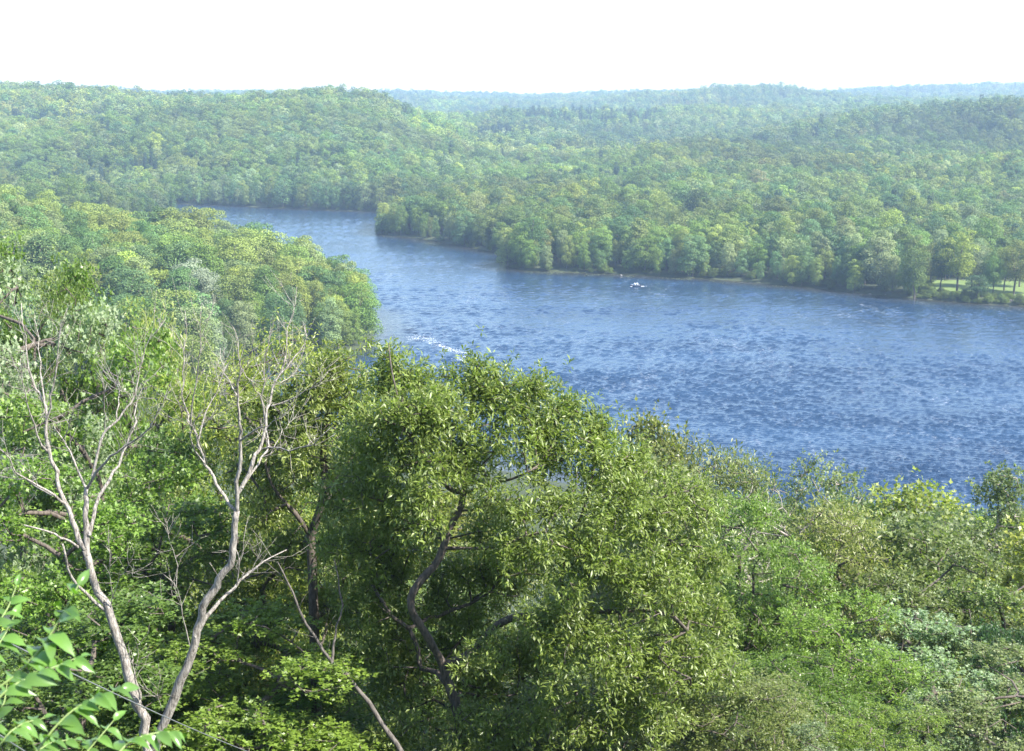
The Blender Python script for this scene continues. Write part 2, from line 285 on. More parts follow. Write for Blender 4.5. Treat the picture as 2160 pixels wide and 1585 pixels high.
# ------------------------------------------------------------------ branch skeletons
def chaikin(P, it=2):
    for _ in range(it):
        if len(P) < 3: return P
        a = P[:-1] * .75 + P[1:] * .25; b = P[:-1] * .25 + P[1:] * .75; P = np.concatenate([P[:1], np.stack([a, b], 1).reshape(-1, 3)[1:-1], P[-1:]])
    return P
def skeleton(lines, targets, rng, seg=.55, rt=.16, rmin=.008, power=.5, attract=.35):
    """lines: traced or generated limbs, the first starts at the root. targets: twig ends that the limbs reach for."""
    pos, par = [], []
    for li, ln in enumerate(lines):
        ln = chaikin(np.asarray(ln, float))
        pts = [ln[0]]
        for a, b in zip(ln[:-1], ln[1:]):
            m = max(1, int(np.linalg.norm(b - a) / seg)); pts += [a + (b - a) * (q + 1) / m for q in range(m)]
        if li == 0: pos.append(pts[0]); par.append(-1); last = 0; pts = pts[1:]
        else:
            A = np.array(pos); last = int(np.argmin(((A - pts[0]) ** 2).sum(1))); pts = pts[1:]
        for q in pts: pos.append(q); par.append(last); last = len(pos) - 1
    if len(targets):
        A = np.array(pos); dm = np.array([((A - t) ** 2).sum(1).min() for t in targets]); targets = targets[np.argsort(dm)]
    ends = []; PA = np.zeros((len(pos) + len(targets) * 14, 3)); PA[:len(pos)] = pos; n = len(pos); z0 = pos[0][2]; root_xy = PA[0, :2]
    for t in targets:
        d = np.sqrt(((PA[:n] - t) ** 2).sum(1)) + attract * np.maximum(0, PA[:n, 2] - t[2])
        b = int(np.argmin(d)); p0 = PA[b]; L = np.linalg.norm(t - p0); m = min(12, max(1, int(L / seg)))
        pd = norm(p0 - PA[par[b]]) if par[b] >= 0 else np.array([0, 0, 1.])
        c = p0 + pd * L * .35 + np.array([0, 0, L * .08]); last = b
        for q in range(m):
            s = (q + 1) / m; v = (1 - s) ** 2 * p0 + 2 * s * (1 - s) * c + s * s * t
            if q < m - 1: v = v + rng.standard_normal(3) * .05 * L / m
            PA[n] = v; pos.append(v); par.append(last); last = n; n += 1
        ends.append(last)
    par = np.array(par); w = np.zeros(n); haschild = np.zeros(n, bool); haschild[par[par >= 0]] = True; w[~haschild] = 1
    for q in range(n - 1, 0, -1): w[par[q]] += w[q]
    rad = np.maximum(rmin, rt * (w / w[0]) ** power)
    return PA[:n].copy(), par, rad, np.array(ends, int), w
def skin(PA, par, rad, w, k=6, rng=R, wob=0.0, kmin=4):
    n = len(PA); ch = [[] for _ in range(n)]
    for q in range(1, n): ch[par[q]].append(q)
    parts = []; stack = [(0, None)]
    while stack:
        s, p = stack.pop(); c = [] if p is None else [p]; c.append(s); cur = s
        while ch[cur]:
            o = sorted(ch[cur], key=lambda a: -w[a]); 
            for b in o[1:]: stack.append((b, cur))
            cur = o[0]; c.append(cur)
        if len(c) < 2: continue
        rd = rad[c].copy()
        if p is not None: rd[0] = min(rd[0], rd[1] * 1.5)
        kk = k if rd.max() > .05 else kmin
        parts.append(tube(PA[c], rd, kk, True, wob if rd.max() > .05 else 0, rng))
    return join(parts)
def lobe_pts(lobes, dens, rng, shell=.55):
    out = []
    for cx, cy, cz, r, rz in lobes:
        n = max(3, int(dens * r ** 2)); v = norm(rng.standard_normal((n, 3))); v[:, 2] = np.where(v[:, 2] < -.45, -v[:, 2], v[:, 2])
        rad = shell + (1 - shell) * rng.random((n, 1)) ** .5
        out.append(np.array([cx, cy, cz]) + v * rad * np.array([r, r, rz]))
    return np.concatenate(out)
def rand_lobes(rng, Wd, H, base, n, form='round'):
    """lobe centres for a crown Wd wide, from base to H high"""
    L = []; hc = (H - base) / 2; zc = base + hc
    for q in range(n):
        u = (q + .5) / n; z = base + (H - base) * (.12 + .80 * u); t = (z - zc) / hc
        if form == 'round': w = math.sqrt(max(.05, 1 - t * t * .92)) * (1.0 if t > -.4 else .95)
        elif form == 'tall': w = .9 * (1 - abs(t) ** 2.2 * .75)
        elif form == 'vase': w = .45 + .55 * u if u < .75 else 1.0 - (u - .75) * 2.2
        elif form == 'cone': w = 1.02 - u
        elif form == 'skirt': w = 1.0 if t < 0 else math.sqrt(max(.05, 1 - t * t * .9))
        a = q * 2.4 + rng.random() * .9; r = Wd / 2 * rng.uniform(.30, .44) * (1.15 - .35 * u); rad = max(0, w * Wd / 2 - r) * rng.uniform(.6, 1.12)
        L.append((math.cos(a) * rad, math.sin(a) * rad, min(z, H - r * .75), r, r * rng.uniform(.65, .85)))
    return L
def full_tree(seed, Wd, H, base, nl, dens, tips, k, size, kind, form='round', droop=.5, rt=.2, spread=.55, tipr=.4, lean=.4, lm=M_LEAF, bm=M_BARK, rings=7):
    rng = np.random.default_rng(seed); lob = rand_lobes(rng, Wd, H, base, nl, form); tg = lobe_pts(lob, dens, rng)
    tr = [np.array([0, 0, -.6])]; nseg = 6
    for q in range(1, nseg + 1): tr.append(np.array([rng.normal() * .10 * q * lean, rng.normal() * .10 * q * lean, (base + (H - base) * .55) * q / nseg]))
    PA, par, rad, ends, w = skeleton([tr], tg, rng, rt=rt); Vb, Tb = skin(PA, par, rad, w, rings, rng, .04)
    E = PA[ends]; C = np.array([0, 0, base + (H - base) * .4]); n = len(E)
    o = rng.standard_normal((n * tips, 3)) * tipr; o[:, 2] *= .7; P = np.repeat(E, tips, 0) + o
    D = norm(norm(P - C) * .8 + norm(o) * .5 + np.array([0, 0, .45])); V, T, var = rosettes(P, D, k, size, kind, rng, spread, droop, size * .9)
    return mesh('crown', V, T, [lm], attrs={'var': var}), qmesh('trunk', Vb, Tb, [bm], smooth=True)
def mass_tree(seed, Wd, H, base, nl, n, size, form='round', kind='blade', edge=.3, lm=M_FAR, bm=M_BARK, merged=False):
    rng = np.random.default_rng(seed); lob = rand_lobes(rng, Wd, H, base, nl, form); A = np.array(lob); wt = A[:, 3] ** 2; wt /= wt.sum()
    idx = rng.choice(len(A), n, p=wt); v = norm(rng.standard_normal((n, 3))); v[:, 2] = np.where((v[:, 2] < -.35) & (rng.random(n) < .75), -v[:, 2], v[:, 2])
    rad = 1 - edge * rng.random((n, 1)) ** 2 + (rng.random((n, 1)) ** 4) * .22; P = A[idx, :3] + v * rad * np.stack([A[idx, 3], A[idx, 3], A[idx, 4]], 1)
    cor = norm(P - np.array([0, 0, base + (H - base) * .45])); X = norm(np.cross(v, rng.standard_normal((n, 3)))); X = norm(X + np.array([0, 0, -.15]) + v * rng.random((n, 1)) * .9)
    Z = norm(v * 1.0 + cor * .25 + rng.standard_normal((n, 3)) * .38 + np.array([0, 0, .15])); S = size * rng.uniform(.6, 1.3, n)
    V, T, m = leaves(P, X, Z, S, kind); lv = rng.random(len(A)) * .35; var = np.repeat(np.clip(lv[idx] + rng.random(n) * .62, 0, .93), m)
    tr = [np.array([0, 0, -2.])] + [np.array([rng.normal() * .12 * q, rng.normal() * .12 * q, (base + (H - base) * .5) * q / 4]) for q in range(1, 5)]
    parts = [tube(tr, np.linspace(.32, .14, 5) * H / 17, 6)]
    for l in lob[:: max(1, len(lob) // 7)]: parts.append(tube([tr[2], (tr[3] + np.array(l[:3])) / 2, np.array(l[:3])], [.13, .09, .05], 4))
    Vb, Tb = join(parts)
    if merged:
        deg = Tb[:, 2] == Tb[:, 3]; tb = np.concatenate([Tb[:, :3], Tb[~deg][:, [0, 2, 3]]])
        return mesh('tree_mass', np.concatenate([V, Vb]), np.concatenate([T, tb + len(V)]), [lm, bm], mi=np.concatenate([np.zeros(len(T)), np.ones(len(tb))]), attrs={'var': np.concatenate([var, np.full(len(Vb), .5)])})
    return mesh('crown', V, T, [lm], attrs={'var': var}), qmesh('trunk', Vb, Tb, [bm], smooth=True)
TINT = {'mid green': (.092, .142, .028), 'olive': (.130, .155, .040), 'yellow-green': (.19, .225, .042), 'grey-green': (.145, .175, .082), 'dark green': (.045, .085, .026), 'bluish green': (.070, .128, .052),
        'bright green': (.125, .195, .028), 'pale silvery': (.20, .25, .125), 'brownish': (.15, .14, .065), 'rich green': (.085, .15, .018)}
KEY = {}
def add_tree(name, cm, tm, loc, rz, sxy, sz, tint, label, cat, group, rng=R, lean=0.0):
    e = empty(name, loc, label, cat, group); e.rotation_euler = (rng.normal() * .03 + lean, rng.normal() * .03, rz); e.scale = (sxy, sxy, sz)
    c = link('crown', cm, e); t = link('trunk', tm, e); c['tint'] = [float(q) for q in tint]; return e
def jit(t, rng, a=.12): f = 1 + rng.normal() * a; return [max(.01, t[0] * f * (1 + rng.normal() * .06)), max(.01, t[1] * f), max(.008, t[2] * f * (1 + rng.normal() * .12))]
exec_parts = True
# ------------------------------------------------------------------ near tree kinds (real leaves)
OAKM = full_tree(11, 8.5, 15, 3.5, 15, 20, 8, 8, .18, 'oak', 'round', .7, .22, rings=9)
OAKM2 = full_tree(12, 8.0, 15, 3.0, 14, 20, 8, 8, .16, 'oak', 'vase', .7, .2, rings=9)
MAPM = full_tree(21, 8.5, 15, 2.5, 11, 20, 7, 8, .165, 'maple', 'round', .5, .2, lm=M_SILV, rings=9, tipr=.27)
MAPM2 = full_tree(22, 7.0, 16, 2.0, 11, 20, 7, 8, .165, 'maple', 'tall', .45, .18, lm=M_SILV, rings=9, tipr=.27)
GREM = full_tree(23, 8.0, 15, 2.5, 12, 20, 7, 8, .165, 'maple', 'round', .5, .2, lm=M_LEAF, rings=9, tipr=.27)
LOCM = full_tree(31, 8.0, 15, 4.0, 13, 20, 7, 15, .14, 'fine', 'vase', .5, .2, spread=.8, tipr=.28, rings=9)
LOCM2 = full_tree(32, 7.0, 15, 4.0, 12, 20, 7, 15, .14, 'fine', 'round', .5, .2, spread=.8, tipr=.28, rings=9)
SPAM = full_tree(41, 8.0, 15, 3.5, 16, 14, 6, 7, .17, 'maple', 'round', .4, .2, lm=M_SILV, bm=M_PALEBARK)
TWIM = full_tree(42, 6.0, 13, 3.0, 12, 24, 5, 2, .10, 'oak', 'vase', .5, .2, lm=M_LEAF, bm=M_PALEBARK)
UPM = full_tree(51, 4.6, 15, 2.0, 15, 34, 7, 8, .15, 'maple', 'tall', .2, .16, lm=M_SILV, bm=M_PALEBARK, tipr=.3)
SLOPE = [full_tree(130 + q, 8, 15, 2.5, 15, 17, 7, 5, .26, kd, f, .5, .2, tipr=.5, lm=m_) for q, (kd, f, m_) in enumerate([('oak', 'round', M_LEAF), ('maple', 'round', M_SILV), ('maple', 'vase', M_LEAF)])]
KINDS = {'s0': SLOPE[0], 's1': SLOPE[1], 's2': SLOPE[2], 'oak': OAKM, 'oak2': OAKM2, 'maple': MAPM, 'maple2': MAPM2, 'green': GREM, 'locust': LOCM, 'locust2': LOCM2, 'sparse': SPAM, 'twiggy': TWIM, 'up': UPM}
KW = {'oak': 8.5, 'oak2': 8.0, 'maple': 8.5, 'maple2': 7.0, 'green': 8.0, 'locust': 8., 'locust2': 7., 'sparse': 8., 'twiggy': 6., 'up': 4.6}
KH = {'oak': 15, 'oak2': 15, 'maple': 15, 'maple2': 16, 'green': 15, 'locust': 15, 'locust2': 15, 'sparse': 15, 'twiggy': 13, 'up': 15}
for _k, (_c, _t) in KINDS.items():
    a_ = np.empty(len(_c.vertices) * 3, np.float32); _c.vertices.foreach_get('co', a_); a_ = a_.reshape(-1, 3); KH[_k] = float(np.percentile(a_[:, 2], 99.6)); KW[_k] = float(np.percentile(a_[:, 0], 98.5) - np.percentile(a_[:, 0], 1.5))
HAND = [  # kind, px, py of top, width px, distance, tint, label
 ('green', 85, 505, 300, 50, 'rich green', 'tall deep green oak with a pointed top rising at the far left edge'),
 ('maple', -10, 570, 430, 42, 'pale silvery', 'silver-backed maple cut by the left edge, its upper leaves turned pale by the wind'),
 ('oak2', 160, 590, 190, 49, 'rich green', 'deep green side crown joined to the pointed oak at the left'),
 ('maple', 165, 745, 470, 36, 'bright green', 'bright green maple behind the left stem of the dead tree'),
 ('green', 345, 690, 240, 47, 'bright green', 'bright green tree just below the yellowish round crown, left'),
 ('s0', 290, 652, 240, 62, 'yellow-green', 'yellowish round-crowned oak seen above the dead tree limbs'),
 ('oak2', 560, 712, 330, 37, 'yellow-green', 'yellow-olive oak behind the top of the dead tree right stem'),
 ('maple', 400, 800, 400, 41, 'mid green', 'green maple between the two stems of the dead tree'),
 ('green', 60, 1010, 420, 31, 'bright green', 'bright broadleaf tree at the left edge under the silver-backed maple'),
 ('green', 330, 1040, 460, 34, 'mid green', 'shaded maple inside the fork of the dead tree'),
 ('oak', 560, 1130, 430, 33, 'mid green', 'dark shaded oak right of the dead tree lower stem'),
 ('green', 170, 1290, 520, 27, 'mid green', 'low shaded broadleaf tree behind the leafy sprays at lower left'),
 ('green', 540, 1330, 480, 27, 'bright green', 'low bright understory tree right of the dead tree fork'),
 ('oak', 860, 1230, 560, 38, 'mid green', 'dark oak filling the shade behind the big crooked oak'),
 ('green', 1010, 1360, 420, 33, 'mid green', 'shaded tree below the long low limb of the big oak'),
 ('oak2', 700, 1420, 420, 31, 'rich green', 'dark low tree at the bottom edge left of the big oak trunk'),
 ('oak', 1360, 1330, 480, 29, 'olive', 'olive drooping-leaved oak at the bottom centre right'),
 ('oak2', 1150, 1450, 430, 31, 'olive', 'low olive oak at the bottom edge beneath the big oak'),
 ('s2', 1370, 882, 175, 78, 'olive', 'fine-leaved olive tree standing highest against the water right of the big oak'),
 ('s0', 1475, 915, 240, 80, 'olive', 'rounded olive tree against the water, second right of the big oak'),
 ('s0', 1590, 958, 240, 76, 'olive', 'low rounded olive tree on the skyline left of the thin-leaved oak'),
 ('s1', 1450, 985, 300, 64, 'grey-green', 'grey-green tree with a soft crown in front of the olive skyline trees'),
 ('twiggy', 1530, 1010, 230, 56, 'grey-green', 'nearly bare twiggy tree behind the bright fine-leaved locust'),
 ('sparse', 1745, 978, 270, 62, 'grey-green', 'thin-leaved oak letting the blue water show through'),
 ('sparse', 1830, 1030, 200, 66, 'olive', 'small thin crown right of the thin-leaved oak'),
 ('locust', 1620, 1050, 290, 40, 'bright green', 'upright bright green locust with feathery leaves, right of centre'),
 ('locust2', 1790, 1270, 400, 36, 'bright green', 'broad bright feathery locust in the right middle'),
 ('locust', 1660, 1400, 380, 33, 'rich green', 'deep green feathery locust below the broad bright one'),
 ('s1', 1960, 1028, 310, 63, 'yellow-green', 'yellow-green round-topped tree against the water at right'),
 ('s0', 1850, 1110, 300, 56, 'yellow-green', 'small yellow-green tree below left of the round yellow-green one'),
 ('up', 2105, 995, 190, 58, 'grey-green', 'upright many-stemmed silvery tree at the right edge'),
 ('maple', 1960, 1160, 460, 46, 'olive', 'large wind-ruffled maple below the yellow-green tree'),
 ('maple', 2160, 1190, 420, 43, 'olive', 'wind-ruffled maple cut by the right edge'),
 ('maple2', 1960, 1290, 340, 38, 'pale silvery', 'whitish silver maple in the lower right'),
 ('maple', 2120, 1400, 460, 33, 'grey-green', 'grey-green maple in the lower right corner'),
 ('oak', 1540, 1180, 330, 44, 'olive', 'olive oak directly left of the upright locust'),
 ('oak', 1600, 1440, 440, 28, 'olive', 'olive oak at the bottom right of centre'),
 ('locust2', 1870, 1500, 330, 28, 'bright green', 'low feathery tree at the bottom edge right'),
 ('green', 2140, 1330, 200, 40, 'dark green', 'small dark tree near the right edge among maples'),
 ('maple', 1740, 1560, 300, 24, 'grey-green', 'low maple just entering the bottom edge at right'),
]
def near_tree(kd, px, py, wpx, d, tint, label):
    top = W(px, py, d); gz = terrain(np.array([[top[0], top[1]]]))[0] - .3; H = top[2] - gz; sz = H / KH[kd]; sxy = wpx / F * d / KW[kd] * (.84 if px > 1500 and py > 1050 else 1)
    nm = {'oak': 'oak_tree', 'map': 'maple_tree', 'loc': 'locust_tree', 'gre': 'broadleaf_tree', 'spa': 'oak_tree', 'twi': 'twiggy_tree', 'up': 'silvery_tree', 's0': 'oak_tree', 's1': 'maple_tree', 's2': 'broadleaf_tree'}[kd[:3]]
    tr = np.random.default_rng(int(px * 7 + py)); cm, tm = KINDS[kd]
    return add_tree(nm, cm, tm, (top[0], top[1], gz), tr.random() * 6.28, sxy, sz, jit(TINT[tint], tr, .05), label, 'tree', None, tr)
for h in HAND: near_tree(*h)
# ------------------------------------------------------------------ the big crooked oak, limbs traced
def pl(pts, d, dz=None, rng=R):
    n = len(pts); off = np.zeros(n) if dz is None else np.interp(np.linspace(0, 1, n), np.linspace(0, 1, len(dz)), dz)
    return [W(p[0], p[1], d + o) for p, o in zip(pts, off)]
D0 = 27.5
gb = W(978, 1600, D0); gbz = terrain(np.array([[gb[0] + .2, D0]]))[0] - .6
oak_l = [[np.array([gb[0] + .25, D0, gbz])] + pl([(980, 1600), (966, 1500), (945, 1440), (935, 1405)], D0),
 pl([(935, 1405), (915, 1365), (890, 1325), (868, 1290), (865, 1255), (895, 1215), (925, 1185), (940, 1140), (955, 1100), (972, 1075), (978, 1040)], D0, [0, -.6, -.3, 0]),
 pl([(978, 1040), (950, 1035), (930, 1010), (925, 980), (895, 960), (870, 930), (850, 900)], D0, [0, -.5, -.8]),
 pl([(978, 1042), (1010, 1030), (1050, 1018), (1085, 1010), (1150, 980)], D0, [0, -.6, -1.2]),
 pl([(975, 1085), (1010, 1070), (1050, 1062), (1100, 1066)], D0, [0, -.5, -1]),
 pl([(978, 1040), (985, 1000), (975, 960), (990, 900), (1000, 820), (1008, 765)], D0, [0, .6, .6]),
 pl([(945, 1155), (1000, 1158), (1050, 1155), (1080, 1140), (1150, 1120)], D0, [0, -.9, -1.5]),
 pl([(850, 900), (840, 840), (825, 780), (820, 725)], D0 - .8, [0, .6]),
 pl([(935, 1405), (1000, 1375), (1040, 1320), (1090, 1300), (1130, 1300), (1180, 1285), (1200, 1260)], D0, [0, -.5, -.8]),
 pl([(1130, 1300), (1190, 1300), (1240, 1290), (1300, 1290), (1360, 1285), (1420, 1300)], D0 - .6, [0, -.6]),
 pl([(1200, 1260), (1240, 1200), (1280, 1150), (1330, 1100), (1400, 1080)], D0 - .8, [0, .8]),
 pl([(1180, 1285), (1190, 1180), (1200, 1130), (1230, 1090), (1250, 1000)], D0 - .8, [0, 1.0]),
 pl([(1000, 820), (1060, 820), (1130, 800)], D0 + .6), pl([(1230, 1090), (1260, 960), (1270, 880)], D0 + .1, [0, .5])]
oak_lobes = []
orng = np.random.default_rng(5)
for px, py, r, o in [(822, 740, 10, .2), (820, 758, 16, .1), (815, 782, 26, .3), (832, 800, 34, .2), (1004, 768, 14, .5), (1010, 785, 26, .5), (1118, 812, 22, .4), (1138, 822, 20, .4), (1206, 868, 24, .4), (1270, 900, 16, .5), (822, 820, 46, .2), (1020, 825, 50, .5), (870, 830, 70, .3), (950, 850, 90, .5), (1060, 850, 80, .4), (1130, 820, 44, .5), (1180, 900, 85, .4), (1250, 905, 45, .5), (1275, 950, 50, .5),
        (1080, 950, 120, -.2), (900, 950, 95, 1.0), (1220, 1010, 110, -.3), (1330, 1010, 80, .4), (1420, 1090, 95, .2), (1320, 1130, 120, -.9), (1450, 1210, 100, .2), (1160, 1130, 105, -1.1), (1040, 1130, 80, 1.6), (1370, 1270, 105, -1.4), (1260, 1220, 90, -1.6),
        (1475, 1330, 90, -.3), (820, 1060, 95, 1.5), (770, 1150, 90, 2.2), (1250, 1400, 120, -1.8), (1400, 1430, 115, -1.0), (820, 1330, 90, 2.4), (1050, 1230, 90, 2.2), (760, 1010, 80, 1.6), (1130, 1390, 80, 1.8), (1500, 1430, 80, .5), (900, 1010, 95, -.9), (850, 890, 80, -.8), (920, 900, 80, -.7), (800, 960, 85, .3), (1000, 980, 70, .9), (860, 1130, 80, 1.0), (800, 1240, 85, 2.0), (930, 1290, 60, 2.0), (1010, 1470, 80, 1.6), (850, 1470, 90, 1.8), (760, 1060, 85, .2), (740, 1180, 85, .6), (780, 1290, 85, .9), (800, 900, 75, -.2), (900, 1090, 60, -1.3), (1090, 1180, 60, -1.4), (1020, 1390, 60, -1.3), (1150, 1330, 60, -1.6), (1000, 1230, 110, 2.5), (1100, 1210, 100, 2.2), (900, 1400, 110, 2.5), (1080, 1430, 110, 2.1), (1000, 1330, 100, 2.8), (850, 1200, 100, 2.2), (1150, 1340, 80, 2.4), (1050, 1075, 55, -1.3), (1200, 1330, 60, -1.6), (820, 1400, 80, 1.0), (1020, 1560, 90, -.8), (860, 1560, 80, -.3), (1340, 1540, 110, -1.0), (1180, 1530, 100, -1.2)]:
    c = W(px, py, D0 + o); rm = r / F * D0; oak_lobes.append((c[0], c[1], c[2], rm, rm * .85))
tg = lobe_pts(oak_lobes, 46, orng, .35)
PA, par, rad, ends, w = skeleton(oak_l, tg, orng, seg=.4, rt=.118, power=.40, rmin=.005)
Vb, Tb = skin(PA, par, rad, w, 10, orng, .05, 4)
n = len(ends); o = orng.standard_normal((n * 8, 3)) * .19; P = np.repeat(PA[ends], 8, 0) + o
V, T, var = rosettes(P, norm(norm(o) * .8 + np.array([.12, -.25, .6])), 10, .138, 'oak', orng, .72, .3, .13)
e = empty('crooked_oak_tree', (0, 0, 0), 'big crooked oak with dark bending limbs and glossy drooping leaves in the centre foreground', 'tree')
base = np.array([gb[0] + .25, D0, gbz]); e.location = base
c = link('crown', mesh('crown', V - base, T, [M_LEAF], attrs={'var': var}), e); c['tint'] = [.142, .185, .038]
link('trunk', qmesh('trunk', Vb - base, Tb, [M_BARK], smooth=True), e)
# second, slimmer oak left of it with a traced fork
D1 = 31.0; p = W(665, 1500, D1); gz = terrain(np.array([[p[0], D1]]))[0] - .6
l2 = [[np.array([p[0], D1, gz])] + pl([(665, 1400), (662, 1290), (658, 1180), (655, 1130)], D1), pl([(655, 1130), (625, 1085), (600, 1060), (570, 1020), (560, 980)], D1, [0, -.8]), pl([(655, 1130), (670, 1090), (690, 1030), (720, 1000), (745, 960)], D1, [0, -.5]),
      pl([(680, 1060), (720, 1030), (770, 1005)], D1, [0, -.8]), pl([(690, 1030), (680, 960), (690, 880), (700, 800)], D1, [0, .5])]
lb = []
for px, py, r, o in [(700, 800, 60, .5), (740, 830, 70, .3), (660, 830, 75, .2), (610, 880, 70, .4), (700, 900, 90, -.2), (780, 900, 70, .2), (560, 960, 60, .2), (640, 1000, 75, .9), (760, 990, 70, .5), (560, 1050, 55, .4), (740, 1080, 70, 1.2), (600, 1160, 70, 1.4), (720, 770, 34, .4), (770, 1080, 75, .3), (800, 1180, 80, .2), (700, 1180, 70, .9), (760, 1290, 75, .5), (540, 880, 55, .4), (520, 1000, 60, .6), (580, 1110, 60, -.4), (690, 1290, 70, 1.0), (620, 960, 60, -.7)]:
    c = W(px, py, D1 + o); rm = r / F * D1; lb.append((c[0], c[1], c[2], rm, rm * .85))
tg = lobe_pts(lb, 44, orng, .4); PA, par, rad, ends, w = skeleton(l2, tg, orng, seg=.4, rt=.12, power=.42, rmin=.007); Vb, Tb = skin(PA, par, rad, w, 8, orng, .04, 4)
n = len(ends); o = orng.standard_normal((n * 8, 3)) * .19; P = np.repeat(PA[ends], 8, 0) + o
V, T, var = rosettes(P, norm(norm(o) * .8 + np.array([.1, -.2, .6])), 10, .138, 'oak', orng, .7, .35, .13); base = np.array([p[0], D1, gz])
e = empty('forked_oak_tree', base, 'slimmer forked oak with yellowish olive leaves between the dead tree and the big oak', 'tree')
c = link('crown', mesh('crown', V - base, T, [M_LEAF], attrs={'var': var}), e); c['tint'] = [.150, .184, .040]
link('trunk', qmesh('trunk', Vb - base, Tb, [M_BARK], smooth=True), e)
